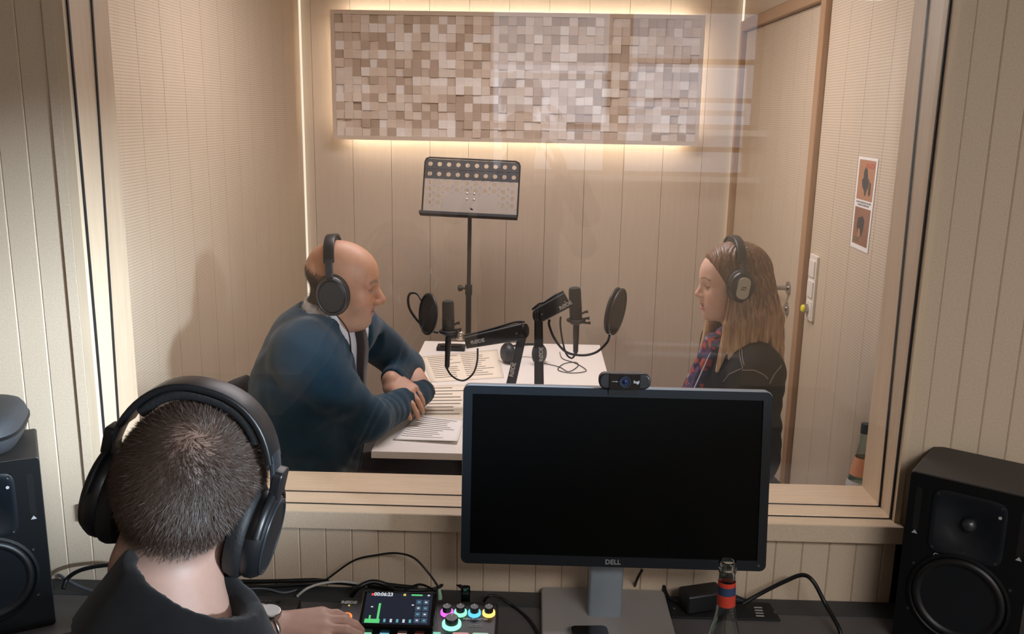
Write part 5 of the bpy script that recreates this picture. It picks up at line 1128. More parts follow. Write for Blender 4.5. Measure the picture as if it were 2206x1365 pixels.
def man_cardigan(P):
    an_ = np.maximum(man_arm_n(P), (P-A3(m_wr)) @ A3((m_wr-m_el).normalized())+0.004); af_ = np.maximum(man_arm_f(P), np.where(np.linalg.norm(P-A3(m_fw), axis=1) < 0.16, (P-A3(m_fw)) @ A3((m_fw-m_fe).normalized())+0.004, -1))
    d = man_torso(P); w = 0.030+0.055*np.clip((P[:, 2]-0.80)/0.28, 0, 1)
    op = np.maximum(np.abs(P[:, 1]-0.955)-w, -0.62-P[:, 0])                            # open front
    d = smax(d, -op, 0.008); d = smax(d, -cap(P, m_nk+V((0.015, 0, -0.025)), m_nk+V((0.03, 0, 0.2)), 0.083, 0.10), 0.010)
    d = smin(smin(d, an_, 0.05), af_, 0.035)
    d = d+wob(P, 28, 0.004)+folds(P, m_ns, m_el, 0.055, 0.0035, 0.11)+folds(P, m_el, m_wr, 0.045, 0.003, 0.08)+folds(P, (-0.80, 0.80, 0.60), (-0.62, 0.78, 0.95), 0.085, 0.004, 0.16)
    return np.maximum(d, 0.47-P[:, 2])
me, _ = netmesh('cardigan', [(man_cardigan, (-0.92, 0.62, 0.44), (-0.18, 1.44, 1.17), 0.0072)], ['cardigan'], 1); link('cardigan', me, None, P1, label='navy blue cardigan')
def man_shirt(P):
    d = man_torso(P, 0.010); d = np.maximum(d, 0.60-P[:, 2])
    ax0, ax1 = m_nk+V((0.012, 0, -0.030)), m_nk+V((0.024, 0, 0.062)); c_ = cap(P, ax0, ax1, 0.080, 0.072); col_ = np.maximum(np.abs(c_)-0.005, -(P-A3(ax0)) @ A3((ax1-ax0).normalized())); hh = (P-A3(ax0)) @ A3((ax1-ax0).normalized()); col_ = np.maximum(col_, hh-0.068+0.35*np.clip(P[:, 0]+0.60, 0, 0.1))
    v = np.maximum(np.abs(P[:, 1]-0.95)-0.016, -0.58-P[:, 0]); col_ = np.maximum(col_, -v)
    return smin(d, col_, 0.006)
me, _ = netmesh('shirt', [(man_shirt, (-0.86, 0.72, 0.58), (-0.44, 1.18, 1.20), 0.0062)], ['shirt_white'], 1); link('shirt', me, None, P1, label='white shirt with a turned-down collar')
def man_tie(P):
    t0, t1 = m_nk+V((0.100, 0.008, -0.012)), V((-0.500, 0.955, 0.86)); d = cap(P, t0, t1, 0.020, 0.032); d = np.maximum(d, man_torso(P, -0.012)); d = smin(d, ell(P, t0, (0.022, 0.026, 0.022)), 0.01); return np.maximum(d, 0.80-P[:, 2])
me, _ = netmesh('tie', [(man_tie, (-0.62, 0.88, 0.78), (-0.42, 1.02, 1.12), 0.0055)], ['tie_dark'], 1); link('tie', me, None, P1, label='dark scarf hanging down the shirt front')
def man_trous(P): return np.maximum(smin(legs_sdf(P, *m_legs), ell(P, (-0.74, 0.94, 0.535), (0.14, 0.19, 0.10)), 0.05)+wob(P, 30, 0.004), 0.09-P[:, 2])
me, _ = netmesh('trousers', [(man_trous, (-0.92, 0.70, 0.05), (-0.15, 1.18, 0.70), 0.011)], ['trousers'], 1); link('trousers', me, None, P1)
for f in m_legs[2]:
    link('shoe', loft(MB(), [[(x, y, z) for x, y, z in superell(f.x+0.06, f.y, zz, 0.135*k, 0.048*k, 0.7)] for zz, k in ((0.001, 0.95), (0.03, 1.0), (0.06, 0.85), (0.09, 0.5))]), 'black_plastic', P1, smooth=50)
grow_hair(P1, me1, V1, HM1, hs1, np.clip((0.020-0.25*np.clip(Lm[:, 0]+0.03, -0.1, 0.2)-Lm[:, 2])/0.02, 0, 1)*np.clip((Lm[:, 2]+0.085)/0.02, 0, 1)*np.clip((0.010-Lm[:, 0])/0.02, 0, 1)*(np.abs(Lm[:, 1]) < 0.1), 9000, (0.010, 0.016), 'hair_grey', 'short dark grey hair round the back of the head', (-0.09, 0, 0.11), 0.22, 0.0005)
earphones(HM1 @ Matrix.Scale(hs1, 4) @ Matrix.Rotation(R_(-14), 4, 'Y'), 'black open-backed headphones worn by the bald man', wy=0.096, zt=0.128, x=-0.020, cup=(0.043, 0.054), shell='grill', cupz=-0.022, band_w=0.030)
cable('headphone_cable', [HM1 @ V((0.0, -0.105, -0.075)), HM1 @ V((0.045, -0.09, -0.13)), V((-0.53, 0.86, 0.98)), V((-0.50, 0.84, 0.90)), V((-0.455, 0.88, 0.80))], 0.0022, 'cable_black', 'thin black cable hanging from the bald man\'s headphones')
# ------------------------------------------------------------------ the woman
clothmat('denim', srgb(27, 27, 29), 0.85, var=0.18, vs=120, bump=0.3, bs=900, sheen=0.0); clothmat('stitch', srgb(150, 140, 130), 0.8); clothmat('top_purple', srgb(64, 48, 72), 0.85)
sw2 = thing('stool', (0.70, 1.0, 0), 'round black stool under the woman', 'stool')
link('seat', MB().lathe([(0, 0.40), (0.17, 0.40), (0.18, 0.415), (0.175, 0.44), (0.1, 0.45), (0, 0.45)], 32, Matrix.Translation((0.70, 1.0, 0))), 'chair_black', sw2, smooth=40)
link('column', MB().tube([(0.70, 1.0, 0.06), (0.70, 1.0, 0.40)], 0.025, 14), 'steel', sw2, smooth=40)
link('foot', MB().lathe([(0, 0), (0.2, 0), (0.2, 0.008), (0.05, 0.03), (0.03, 0.06), (0, 0.06)], 32, Matrix.Translation((0.70, 1.0, 0))), 'chair_black', sw2, smooth=40)
HM2 = Matrix.Translation(V3(atY(1574, 606, 0.985))) @ rotm(R_(180+4), R_(4), 0); hs2 = 0.97
w_ns, w_fs = V((0.665, 0.825, 0.995)), V((0.625, 1.160, 0.995)); w_el, w_wr = V((0.668, 0.775, 0.745)), V((0.43, 0.86, 0.79)); w_fe, w_fw = V((0.62, 1.20, 0.765)), V((0.38, 1.08, 0.79))
w_nk = V((0.640, 0.99, 1.060)); w_hb = HM2 @ V((-0.026, 0, -0.075))
def wo_torso(P, e=0.0):
    d = uni(0.09, ell(P, (0.645, 0.99, 0.66), (0.115, 0.170, 0.22)), ell(P, (0.640, 0.99, 0.87), (0.125, 0.170, 0.17)), cap(P, w_ns+V((0, 0.045, 0.0)), w_fs+V((0, -0.045, 0.0)), 0.068, 0.068)); return smin(d, cap(P, (0.645, 0.99, 0.98), w_nk, 0.09, 0.052), 0.05)+e
def wo_arms(P, e=0.0): return np.minimum(uni(0.03, cap(P, w_ns, w_el, 0.073, 0.060), cap(P, w_el, w_wr, 0.058, 0.038)), uni(0.03, cap(P, w_fs, w_fe, 0.070, 0.058), cap(P, w_fe, w_fw, 0.056, 0.038)))+e
def wo_skin(P): L = tolocal(P, HM2, hs2); return smin(head_sdf(L, False)*hs2, cap(P, w_hb, w_nk+V((0, 0, -0.05)), 0.047, 0.052), 0.022)
hA = hand_mtx2(w_wr, w_wr+V((-0.15, 0.05, -0.02)), (0, 0, 1)); hB_ = hand_mtx2(w_fw, w_fw+V((-0.15, -0.06, -0.02)), (0, 0, 1))
CURLW = [(0.25, 0.35, 0.2)]*4
P2 = thing('person', (0.70, 1.0, 0), 'woman with long fair hair, black denim jacket and patterned scarf', 'person')
me, VV = netmesh('body', [
    (wo_skin, (HM2.translation.x-0.15, 0.86, 1.0), (HM2.translation.x+0.15, 1.11, HM2.translation.z+0.135), 0.0028),
    (lambda P: hand_sdf(P, mirror_y(hA), CURLW, 0.1, (0.5, 0.3), 0.92), *bounds([w_wr, w_wr+V((-0.17, 0.05, -0.02))], 0.07), 0.0040),
    (lambda P: hand_sdf(P, hB_, CURLW, 0.1, (0.5, 0.3), 0.92), *bounds([w_fw, w_fw+V((-0.17, -0.06, -0.02))], 0.07), 0.0040),
    (lambda P: smin(wo_torso(P, 0.016), wo_arms(P, 0.014), 0.03), (0.30, 0.66, 0.42), (0.86, 1.30, 1.10), 0.013)], ['skin'], 1)
L = tolocal(VV, HM2, hs2); col = head_tint(L, (0.68, 0.42, 0.31), (0.46, 0.15, 0.13), (0.22, 0.13, 0.08), False); paint(me, col); link('body', me, None, P2)
def wo_jacket(P):
    d = smin(wo_torso(P), wo_arms(P), 0.045)+wob(P, 30, 0.004, 2.0)+folds(P, w_ns, w_el, 0.06, 0.004, 0.11)
    w = 0.028+0.035*np.clip((P[:, 2]-0.75)/0.28, 0, 1); op = np.maximum(np.abs(P[:, 1]-0.985)-w, P[:, 0]-0.60); d = smax(d, -op, 0.008)
    d = smax(d, -cap(P, w_nk+V((-0.015, 0, -0.02)), w_nk+V((-0.02, 0, 0.2)), 0.062, 0.09), 0.008)
    ax0, ax1 = w_nk+V((0.0, 0, -0.035)), w_nk+V((-0.004, 0, 0.030)); c_ = cap(P, ax0, ax1, 0.088, 0.086); cl_ = np.maximum(np.abs(c_)-0.007, P[:, 2]-ax1.z); cl_ = np.maximum(cl_, 0.585-P[:, 0]); d = smin(d, cl_, 0.012)
    for w_, e_ in ((w_wr, w_el), (w_fw, w_fe)):
        n = A3((w_-e_).normalized()); q = (P-A3(w_)) @ n; d = np.where(np.linalg.norm(P-A3(w_), axis=1) < 0.11, np.maximum(d, q-0.004), d)
    return np.maximum(d, 0.50-P[:, 2])
me, _ = netmesh('jacket', [(wo_jacket, (0.32, 0.64, 0.47), (0.88, 1.32, 1.12), 0.0072)], ['denim'], 1); jk = link('jacket', me, None, P2, label='black denim jacket with pale stitching')
from mathutils.bvhtree import BVHTree
def bvh_of(me): return BVHTree.FromPolygons([v.co[:] for v in me.vertices], [tuple(p.vertices) for p in me.polygons])
bj = bvh_of(me)
def drape(bv, pts, lift):
    out = []; n = 5
    for a, b in zip(pts[:-1], pts[1:]):
        for i in range(n):
            x = a[0]+(b[0]-a[0])*i/n; y = a[1]+(b[1]-a[1])*i/n; d = V3(ray(x, y)); h, nn, _, _ = bv.ray_cast(V3(CAM), d.normalized())
            if h is not None and (not out or (h-out[-1]).length < 0.06): out.append(h-d.normalized()*lift)
    return out
for seam in ([(1592, 742), (1594, 770), (1600, 792), (1598, 796)], [(1597, 743), (1599, 770), (1604, 790)], [(1598, 797), (1625, 797), (1645, 806), (1657, 818)], [(1658, 826), (1668, 806), (1688, 782)], [(1596, 794), (1570, 806), (1555, 826)], [(1500, 815), (1520, 822), (1545, 824)]):
    q = drape(bj, seam, 0.0008)
    if len(q) > 3: link('stitching', MB().tube(q, 0.0011, 5), 'stitch', jk)
# chest pocket flap and button
q = drape(bj, [(1560, 832), (1545, 824)], 0.001)
def wo_top(P): return np.maximum(wo_torso(P, 0.010), np.maximum(0.60-P[:, 2], P[:, 2]-1.03))
me, _ = netmesh('top', [(wo_top, (0.48, 0.78, 0.58), (0.80, 1.20, 1.05), 0.010)], ['top_purple'], 1); link('top', me, None, P2)
mt, nt, b = nodemat('scarf'); b.inputs['Roughness'].default_value = 0.85
tc = nt.nodes.new('ShaderNodeTexCoord'); vo = nt.nodes.new('ShaderNodeTexVoronoi'); vo.inputs['Scale'].default_value = 62; nt.links.new(tc.outputs['Object'], vo.inputs['Vector'])
sx_ = nt.nodes.new('ShaderNodeSeparateColor'); nt.links.new(vo.outputs['Color'], sx_.inputs[0]); rp = nt.nodes.new('ShaderNodeValToRGB'); nt.links.new(sx_.outputs[0], rp.inputs[0]); nt.links.new(rp.outputs[0], b.inputs['Base Color'])
rp.color_ramp.interpolation = 'CONSTANT'; rp.color_ramp.elements[0].color = srgb(44, 40, 66); rp.color_ramp.elements[1].position = 0.42; rp.color_ramp.elements[1].color = srgb(96, 60, 100)
for p_, c_ in ((0.58, srgb(170, 74, 50)), (0.74, srgb(52, 52, 80)), (0.86, srgb(150, 130, 150)), (0.93, srgb(170, 60, 44))):
    e_ = rp.color_ramp.elements.new(p_); e_.color = c_
def wo_scarf(P):
    c0 = w_nk+V((-0.012, -0.005, -0.004)); q = P-A3(c0); m3 = np.array(Matrix.Rotation(R_(-24), 3, 'Y'), np.float32); q = q @ m3
    rr = np.sqrt((q[:, 0]/1.12)**2+q[:, 1]**2); an = np.arctan2(q[:, 1], q[:, 0]); d = np.sqrt((rr-0.062-0.004*np.sin(an*3))**2+(q[:, 2]/1.35)**2)-0.023-0.004*np.sin(an*9+q[:, 2]*90)
    f0, f1 = w_nk+V((-0.092, -0.020, -0.030)), V((0.492, 0.945, 0.80)); d = smin(d, cap(P, f0, f1, 0.026, 0.040)+0.004*np.sin(P[:, 1]*200), 0.02)
    return smin(d, cap(P, w_nk+V((-0.085, 0.02, -0.04)), V((0.49, 1.02, 0.82)), 0.024, 0.034), 0.01)
me, _ = netmesh('scarf', [(wo_scarf, (0.43, 0.86, 0.74), (0.76, 1.12, 1.14), 0.0055)], ['scarf'], 1); link('scarf', me, None, P2, label='navy, purple and orange patterned scarf')
mat('lanyard', srgb(150, 148, 168), 0.6)
lan = [w_nk+V((-0.095, -0.050, -0.035)), V((0.500, 0.905, 0.93)), V((0.470, 0.900, 0.86)), V((0.452, 0.905, 0.80))]; link('lanyard', sweep_rect(MB(), smooth_path(lan, 5), (0, 1, 0), 0.011, 0.0015), 'lanyard', P2, smooth=50)
def wo_legs(P): return np.maximum(smin(legs_sdf(P, [V((0.70, 0.90, 0.53)), V((0.70, 1.08, 0.53))], [V((0.28, 0.88, 0.55)), V((0.28, 1.06, 0.55))], [V((0.30, 0.88, 0.07)), V((0.30, 1.06, 0.07))], (0.08, 0.056, 0.04)), ell(P, (0.71, 0.99, 0.53), (0.12, 0.17, 0.09)), 0.05), 0.06-P[:, 2])
me, _ = netmesh('trousers', [(wo_legs, (0.15, 0.76, 0.03), (0.88, 1.22, 0.68), 0.012)], ['trousers'], 1); link('trousers', me, None, P2)
for y in (0.88, 1.06): link('shoe', loft(MB(), [[(a, b, c) for a, b, c in superell(0.245, y, zz, 0.12*k, 0.043*k, 0.7)] for zz, k in ((0.001, 0.95), (0.025, 1.0), (0.05, 0.85), (0.075, 0.5))]), 'black_plastic', P2, smooth=50)
# long hair: flat locks laid over the skull and shoulders
mt, nt, b = nodemat('hair_fair'); b.inputs['Roughness'].default_value = 0.42; b.inputs['Anisotropic'].default_value = 0.4
g = nt.nodes.new('ShaderNodeNewGeometry'); sp_ = nt.nodes.new('ShaderNodeSeparateXYZ'); nt.links.new(g.outputs['Position'], sp_.inputs[0])
mr = nt.nodes.new('ShaderNodeMapRange'); mr.inputs[1].default_value = 0.95; mr.inputs[2].default_value = 1.23; nt.links.new(sp_.outputs[2], mr.inputs[0])
n = nt.nodes.new('ShaderNodeTexNoise'); n.inputs['Scale'].default_value = 1; n.inputs['Detail'].default_value = 5; mp = nt.nodes.new('ShaderNodeMapping'); mp.inputs['Scale'].default_value = (170, 120, 8); nt.links.new(g.outputs['Position'], mp.inputs[0]); nt.links.new(mp.outputs[0], n.inputs['Vector'])
ad = nt.nodes.new('ShaderNodeMath'); ad.operation = 'MULTIPLY_ADD'; ad.inputs[1].default_value = 1.5; ad.inputs[2].default_value = -0.75; nt.links.new(n.outputs[0], ad.inputs[0]); sm_ = nt.nodes.new('ShaderNodeMath'); sm_.operation = 'ADD'; nt.links.new(mr.outputs[0], sm_.inputs[0]); nt.links.new(ad.outputs[0], sm_.inputs[1])
rp = nt.nodes.new('ShaderNodeValToRGB'); nt.links.new(sm_.outputs[0], rp.inputs[0]); nt.links.new(rp.outputs[0], b.inputs['Base Color'])
rp.color_ramp.elements[0].color = srgb(222, 190, 150); rp.color_ramp.elements[1].color = srgb(104, 70, 46); e_ = rp.color_ramp.elements.new(0.5); e_.color = srgb(176, 138, 102)
def wo_hair(P):
    L = tolocal(P, HM2, hs2); S = L.copy(); S[:, 1] = np.abs(S[:, 1])
    sk = ell(L, (-0.016, 0, 0.030), (0.112, 0.089, 0.096))
    sk = smin(sk, ell(L, (-0.040, 0, -0.02), (0.085, 0.086, 0.10)), 0.03)
    # hairline: keep the face free
    face = np.maximum(0.016+0.56*np.clip(L[:, 2]+0.03, 0, 0.12)-L[:, 0], L[:, 2]-0.086)
    sk = smax(sk, -face, 0.012)
    d = sk
    # curtain behind and on the near side
    rnd = random.Random(5)
    for (a, b_, r1, r2) in (((0.000, 0.084, 0.0), (0.070, 0.104, -0.255), 0.022, 0.014), ((-0.010, 0.086, 0.01), (0.042, 0.122, -0.262), 0.024, 0.012), ((-0.030, 0.088, 0.01), (0.014, 0.138, -0.245), 0.026, 0.015), ((-0.045, 0.084, 0.0), (-0.020, 0.145, -0.225), 0.028, 0.016),
                            ((-0.065, 0.075, 0.0), (-0.062, 0.140, -0.215), 0.030, 0.018), ((-0.085, 0.055, 0.0), (-0.104, 0.115, -0.225), 0.030, 0.018), ((-0.098, 0.028, 0.0), (-0.138, 0.075, -0.25), 0.030, 0.017), ((-0.102, 0.0, 0.0), (-0.140, 0.0, -0.21), 0.032, 0.016)):
        a, b_ = V(a), V(b_); m_ = a.lerp(b_, 0.5)+V((-0.006, 0.004, 0.01))
        q = smin(cap(S, a, m_, r1, (r1+r2)*0.55), cap(S, m_, b_, (r1+r2)*0.55, r2*0.5), 0.01); d = smin(d, q, 0.010)
    an = np.arctan2(L[:, 1], L[:, 0]+0.03)
    d = d+np.clip(1-(L[:, 0]-0.0)/0.035, 0, 1)*0.0011*np.sin(an*70+L[:, 2]*25+2*np.sin(L[:, 2]*30))+np.clip(1-(L[:, 0]-0.0)/0.035, 0, 1)*0.0016*np.sin(an*31+3*np.sin(L[:, 2]*17))
    return np.maximum(d, -(wo_jacket(P)-0.0015)) * hs2
me, _ = netmesh('hair', [(wo_hair, (HM2.translation.x-0.13, 0.83, 0.93), (HM2.translation.x+0.18, 1.14, HM2.translation.z+0.135), 0.0030)], ['hair_fair'], 0); hr = link('hair', me, None, P2, label='long straight hair, brown turning fair towards the tips')
bh_ = bvh_of(me); rs = random.Random(9); st_ = MB()
for i in range(150):
    x0 = rs.uniform(1560, 1625); y0 = rs.uniform(540, 650); dx = (x0-1585)*0.75+rs.uniform(-8, 8); L_ = rs.uniform(60, 130)
    q = drape(bh_, [(x0+dx*t*t-2*math.sin(t*5+i), y0+L_*t) for t in (0, 0.25, 0.5, 0.75, 1)], 0.0008)
    if len(q) > 6: st_.tube(q, [0.0012*(1-0.8*abs(2*j/(len(q)-1)-1)) for j in range(len(q))], 4, cap=False)
for i in range(60):
    x0 = rs.uniform(1505, 1570); y0 = 527+abs(x0-1560)*0.25+rs.uniform(0, 6); L_ = rs.uniform(30, 70)
    q = drape(bh_, [(x0+(1575-x0)*0.35*t+2*t, y0+L_*t) for t in (0, 0.3, 0.6, 1)], 0.0007)
    if len(q) > 6: st_.tube(q, [0.0010*(1-0.8*abs(2*j/(len(q)-1)-1)) for j in range(len(q))], 4, cap=False)
if st_.v: link('hair_strands', st_, 'hair_fair', hr, smooth=60, kind='stuff')
earphones(HM2 @ Matrix.Scale(hs2, 4) @ Matrix.Rotation(R_(-4), 4, 'Y'), 'black headphones with pale oval plate worn by the woman', wy=0.112, zt=0.134, x=-0.003, cup=(0.039, 0.047), shell='plate', cupz=0.002, band_w=0.026)
# ------------------------------------------------------------------ the operator at the desk
clothmat('fleece', srgb(17, 17, 19), 0.95, var=0.2, vs=40, bump=0.15, bs=1500, sheen=0.08)
HM3 = Matrix.Translation(V3(CAM+ray(408, 1068)*1.05)) @ rotm(R_(90), R_(5), R_(14)); hs3 = 0.985
o_nk = V3(CAM+ray(388, 1320)*0.985); o_hb = HM3 @ V((-0.035, 0, -0.075)); o_ls, o_rs = o_nk+V((-0.150, 0.0, -0.140)), o_nk+V((0.105, 0.035, -0.170))
o_lw = V3(atZ(588, 1352, 0.822)); o_le = V((-0.66, -0.60, 0.86)); o_re, o_rw = V((-0.16, -0.62, 0.87)), V((-0.14, -0.36, 0.80))
o_tip = V3(atZ(752, 1348, 0.805))
def op_skin(P): L = tolocal(P, HM3, hs3); return smin(head_sdf(L)*hs3, cap(P, o_hb, o_nk+V((0, 0, -0.08)), 0.058, 0.066), 0.03)
oh = hand_mtx2(o_lw, V3(atZ(722, 1345, 0.83)), (0, -0.25, 1))
CURL3 = [(0.10, 0.45, 0.35), (0.12, 0.5, 0.35), (0.15, 0.5, 0.35), (0.2, 0.5, 0.35)]
def op_hand(P): return smin(hand_sdf(P, mirror_y(oh), CURL3, 0.12, (0.5, 0.3), 1.0), cap(P, o_lw, o_lw.lerp(o_le, 0.3), 0.027, 0.033), 0.012)
P3 = thing('person', (-0.40, -0.95, 0), 'operator seen from behind in a black fleece with close-cropped hair', 'person')
me, VV = netmesh('body', [
    (op_skin, (HM3.translation.x-0.15, HM3.translation.y-0.17, 1.05), (HM3.translation.x+0.15, HM3.translation.y+0.15, HM3.translation.z+0.15), 0.0030),
    (op_hand, *bounds([o_lw, o_tip, o_lw+V((0.0, -0.06, 0.0))], 0.062), 0.0030),
    (lambda P: uni(0.06, ell(P, (-0.40, -0.93, 0.80), (0.17, 0.12, 0.30)), cap(P, o_ls, o_rs, 0.06, 0.06), cap(P, o_ls, o_le, 0.05, 0.04), cap(P, o_le, o_lw, 0.04, 0.027), cap(P, o_rs, o_re, 0.05, 0.04), cap(P, o_re, o_rw, 0.04, 0.03)), (-0.80, -1.12, 0.45), (0.0, -0.2, 1.25), 0.016)], ['skin'], 1)
L = tolocal(VV, HM3, hs3); col = head_tint(L, (0.38, 0.235, 0.185), (0.42, 0.16, 0.12), (0.10, 0.06, 0.04), True); far_ = np.linalg.norm(L, axis=1) > 0.22; col[far_] = (0.50, 0.30, 0.24)
# close-cropped hair darkens the scalp itself
scalp = np.clip((L[:, 2]+0.034-0.38*np.clip(L[:, 0]+0.02, -0.1, 0.15))/0.03, 0, 1)*(L[:, 0] < 0.075)*(~far_); wh = np.exp(-(np.linalg.norm(L-A3((-0.066, -0.012, 0.092)), axis=1)/0.030)**2)
scalp = scalp*(1-0.40*wh); hc = np.array((0.045, 0.030, 0.022)); col = col*(1-0.93*scalp[:, None])+hc*0.93*scalp[:, None]; paint(me, col.astype(np.float32)); body3 = link('body', me, None, P3)
# hair strands grown from the scalp, whirling out of the crown
mat('hair_brown', srgb(58, 44, 36), 0.5)
grow_hair(P3, me, VV, HM3, hs3, np.clip((scalp-0.5)*2, 0, 1)*(~far_), 42000, (0.0075, 0.011), 'hair_brown', 'close-cropped dark brown hair', (-0.066, -0.012, 0.092), 0.38, 0.00034, True)
def op_fleece(P):
    d = uni(0.09, ell(P, (-0.40, -0.93, 0.80), (0.20, 0.145, 0.34)), cap(P, o_ls, o_rs, 0.070, 0.070), cap(P, o_ls.lerp(o_rs, 0.3)+V((0, 0, 0.01)), o_nk+V((-0.01, -0.005, -0.02)), 0.075, 0.07), cap(P, o_rs.lerp(o_ls, 0.35)+V((0, 0, 0.005)), o_nk+V((0.005, 0, -0.03)), 0.075, 0.065))
    d = uni(0.05, d, cap(P, o_ls, o_le, 0.075, 0.060), cap(P, o_le, o_lw, 0.058, 0.040), cap(P, o_rs, o_re, 0.075, 0.058), cap(P, o_re, o_rw, 0.055, 0.038))+wob(P, 30, 0.003, 5.0)
    ax0, ax1 = o_nk+V((-0.034, -0.010, -0.045)), o_nk+V((0.036, 0.018, 0.072)); n_ = A3((ax1-ax0).normalized()); hh = (P-A3(ax0)) @ n_
    c_ = cap(P, ax0, ax1, 0.080, 0.064); colr = np.maximum(np.abs(c_)-0.009, np.maximum(hh-0.094, -hh)); d = smax(d, -cap(P, o_nk+V((0, 0, -0.02)), ax1+V((0.02, 0.03, 0.1)), 0.070, 0.085), 0.006); d = smin(d, colr, 0.010)
    n = A3((o_lw-o_le).normalized()); q = (P-A3(o_lw)) @ n; d = np.where(np.linalg.norm(P-A3(o_lw), axis=1) < 0.13, np.maximum(d, q+0.028), d)
    return np.maximum(d, 0.48-P[:, 2])
me, _ = netmesh('fleece', [(op_fleece, (-0.82, -1.16, 0.44), (0.02, -0.22, 1.30), 0.0068)], ['fleece'], 3); link('fleece', me, None, P3, label='black fleece with a stand-up collar')
def op_legs(P): return np.maximum(smin(legs_sdf(P, [V((-0.50, -0.95, 0.53)), V((-0.30, -0.95, 0.53))], [V((-0.52, -0.50, 0.57)), V((-0.28, -0.50, 0.57))], [V((-0.52, -0.52, 0.08)), V((-0.28, -0.52, 0.08))]), ell(P, (-0.40, -0.96, 0.53), (0.18, 0.13, 0.09)), 0.05), 0.06-P[:, 2])
me, _ = netmesh('trousers', [(op_legs, (-0.66, -1.12, 0.03), (-0.14, -0.38, 0.68), 0.014)], ['trousers'], 1); link('trousers', me, None, P3)
for x in (-0.52, -0.28): link('shoe', loft(MB(), [[(a, b, c) for a, b, c in superell(x, -0.46, zz, 0.048*k, 0.135*k, 0.7)] for zz, k in ((0.001, 0.95), (0.03, 1.0), (0.06, 0.85), (0.09, 0.5))]), 'black_plastic', P3, smooth=50)
earphones(HM3 @ Matrix.Scale(hs3, 4) @ Matrix.Rotation(R_(-4), 4, 'Y'), 'large black padded headphones worn by the operator', wy=0.093, zt=0.133, x=-0.004, cup=(0.046, 0.052), shell='std', cupz=-0.020, band_w=0.040, pad_t=0.024)
cable('headphone_cable', [HM3 @ V((0.02, 0.105, -0.075)), V3(CAM+ray(505, 1275)*1.05), V3(CAM+ray(530, 1305)*1.15), V3(CAM+ray(548, 1335)*1.25), zc(560, 1362, .80)], 0.0036, 'cable_grey', 'grey cable hanging from the operator\'s headphones')
# swivel chair below the operator
oc = thing('office_chair', (-0.40, -0.97, 0), 'dark office chair under the operator', 'chair')
link('seat', loft(MB(), [superell(-0.40, -0.95, z, 0.23*k, 0.23*k, 0.5) for z, k in ((0.40, 0.9), (0.41, 1.0), (0.44, 1.0), (0.455, 0.93))]), 'chair_black', oc, smooth=50)
link('column', MB().tube([(-0.40, -0.95, 0.08), (-0.40, -0.95, 0.40)], 0.03, 14), 'chair_black', oc, smooth=40)
for i in range(5):
    a = R_(72*i+10); link('leg', MB().tube([(-0.40, -0.95, 0.09), (-0.40+0.28*math.cos(a), -0.95+0.28*math.sin(a), 0.03)], [0.025, 0.02], 10), 'chair_black', oc, smooth=40)
# wrist watch
wx = (o_lw-o_le).normalized(); wp = o_lw-wx*0.012; wa = thing('wristwatch', wp, 'steel wristwatch on the operator\'s left wrist', 'watch'); WD = dirmtx(wp, wx, (0, -0.25, 1))
link('strap', MB().tube([WD @ V((0.031*math.cos(a), 0.030*math.sin(a), 0)) for a in [2*math.pi*i/28 for i in range(28)]], 0.0048, 8, True, flat=1.0), 'steel', wa, smooth=50)
FD = frame_mtx(WD @ V((0, 0.033, 0)), (WD.to_3x3() @ V((1, 0, 0))), (WD.to_3x3() @ V((0, 0, 1))), (WD.to_3x3() @ V((0, 1, 0))))
ws = link('watch_case', MB().lathe([(0.018, -0.004), (0.0195, 0.0), (0.0195, 0.006), (0.0175, 0.008), (0, 0.008)], 28, FD), 'steel', wa, smooth=40)
link('watch_face', MB().lathe([(0, 0.008), (0.0165, 0.008), (0.0165, 0.0086), (0, 0.0086)], 28, FD), mat('watch_dial', srgb(150, 150, 146), 0.25), ws)

# ------------------------------------------------------------------ the photographer behind the camera, seen only as a reflection
clothmat('coat', srgb(52, 46, 44), 0.9)
HM4 = Matrix.Translation((-0.06, -2.13, 1.765)) @ rotm(R_(90), R_(4), 0)
g_ls, g_rs = V((-0.24, -2.16, 1.50)), V((0.12, -2.16, 1.50)); g_le, g_re = V((-0.33, -2.02, 1.32)), V((0.22, -2.02, 1.32)); g_lw, g_rw = V((-0.13, -1.84, 1.60)), V((0.12, -1.84, 1.60))
P4 = thing('person', (-0.06, -2.16, 0), 'photographer standing with raised arms, seen only as a dark reflection in the glass', 'person')
def ph_skin(P): return smin(head_sdf(tolocal(P, HM4)), cap(P, HM4 @ V((-0.03, 0, -0.07)), (-0.06, -2.16, 1.50), 0.055, 0.062), 0.03)
gl, gr = hand_mtx2(g_lw, g_lw+V((0.03, 0.02, 0.13)), (-0.9, -0.3, 0)), hand_mtx2(g_rw, g_rw+V((-0.03, 0.02, 0.13)), (0.9, -0.3, 0))
def ph_coat(P):
    d = uni(0.08, ell(P, (-0.06, -2.16, 1.30), (0.185, 0.125, 0.26)), ell(P, (-0.06, -2.16, 1.02), (0.175, 0.12, 0.22)), cap(P, g_ls, g_rs, 0.07, 0.07)); d = uni(0.04, d, cap(P, g_ls, g_le, 0.065, 0.055), cap(P, g_rs, g_re, 0.065, 0.055)); d = uni(0.03, d, cap(P, g_le, g_lw, 0.052, 0.038), cap(P, g_re, g_rw, 0.052, 0.038))
    return np.maximum(d, 0.84-P[:, 2])
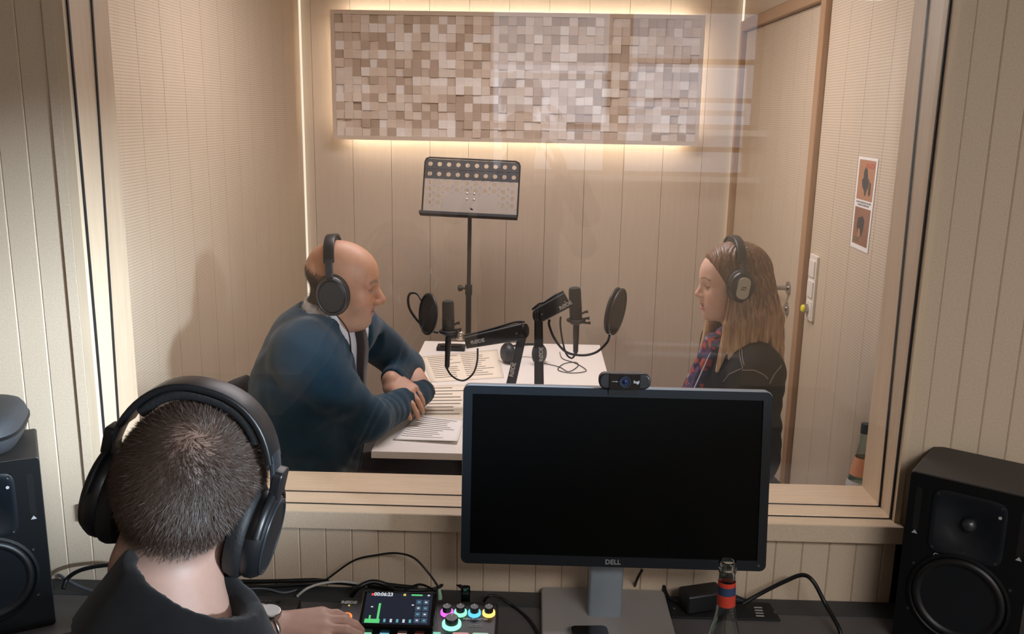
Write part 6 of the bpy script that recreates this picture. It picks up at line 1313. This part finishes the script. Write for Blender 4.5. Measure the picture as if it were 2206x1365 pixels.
me, VV = netmesh('body', [(ph_skin, (-0.22, -2.30, 1.46), (0.10, -1.98, 1.92), 0.006), (lambda P: hand_sdf(P, mirror_y(gl), [(0.2, 0.4, 0.3)]*4, 0.06, (0.5, 0.2)), *bounds([g_lw, g_lw+V((0.03, 0.02, 0.18))], 0.07), 0.005), (lambda P: hand_sdf(P, gr, [(0.2, 0.4, 0.3)]*4, 0.06, (0.5, 0.2)), *bounds([g_rw, g_rw+V((-0.03, 0.02, 0.18))], 0.07), 0.005), (lambda P: ph_coat(P)+0.02, (-0.45, -2.35, 0.80), (0.35, -1.75, 1.70), 0.018)], ['skin'], 1)
paint(me, head_tint(tolocal(VV, HM4), (0.60, 0.36, 0.27), (0.42, 0.16, 0.12), (0.10, 0.06, 0.04), True)); link('body', me, None, P4)
me, _ = netmesh('coat', [(ph_coat, (-0.46, -2.36, 0.80), (0.36, -1.76, 1.70), 0.012)], ['coat'], 1); link('coat', me, None, P4)
me, _ = netmesh('trousers', [(lambda P: np.maximum(smin(cap(P, (-0.15, -2.16, 0.90), (-0.16, -2.15, 0.05), 0.095, 0.055), cap(P, (0.03, -2.16, 0.90), (0.04, -2.15, 0.05), 0.095, 0.055), 0.03), 0.05-P[:, 2]), (-0.30, -2.30, 0.03), (0.18, -2.02, 1.02), 0.014)], ['trousers'], 1); link('trousers', me, None, P4)
for x in (-0.16, 0.04): link('shoe', loft(MB(), [superell(x, -2.09, zz, 0.048*k, 0.135*k, 0.7) for zz, k in ((0.001, 0.95), (0.03, 1.0), (0.06, 0.85), (0.09, 0.5))]), 'black_plastic', P4, smooth=50)
me, _ = netmesh('hair', [(lambda P: smax(head_sdf(tolocal(P, HM4))-0.012, np.maximum(0.01-tolocal(P, HM4)[:, 2], tolocal(P, HM4)[:, 0]-0.075), 0.02), (-0.2, -2.28, 1.74), (0.08, -1.98, 1.92), 0.007)], ['hair_brown'], 1); link('hair', me, None, P4)
for o in bpy.data.objects:
    if '_world' in o: del o['_world']
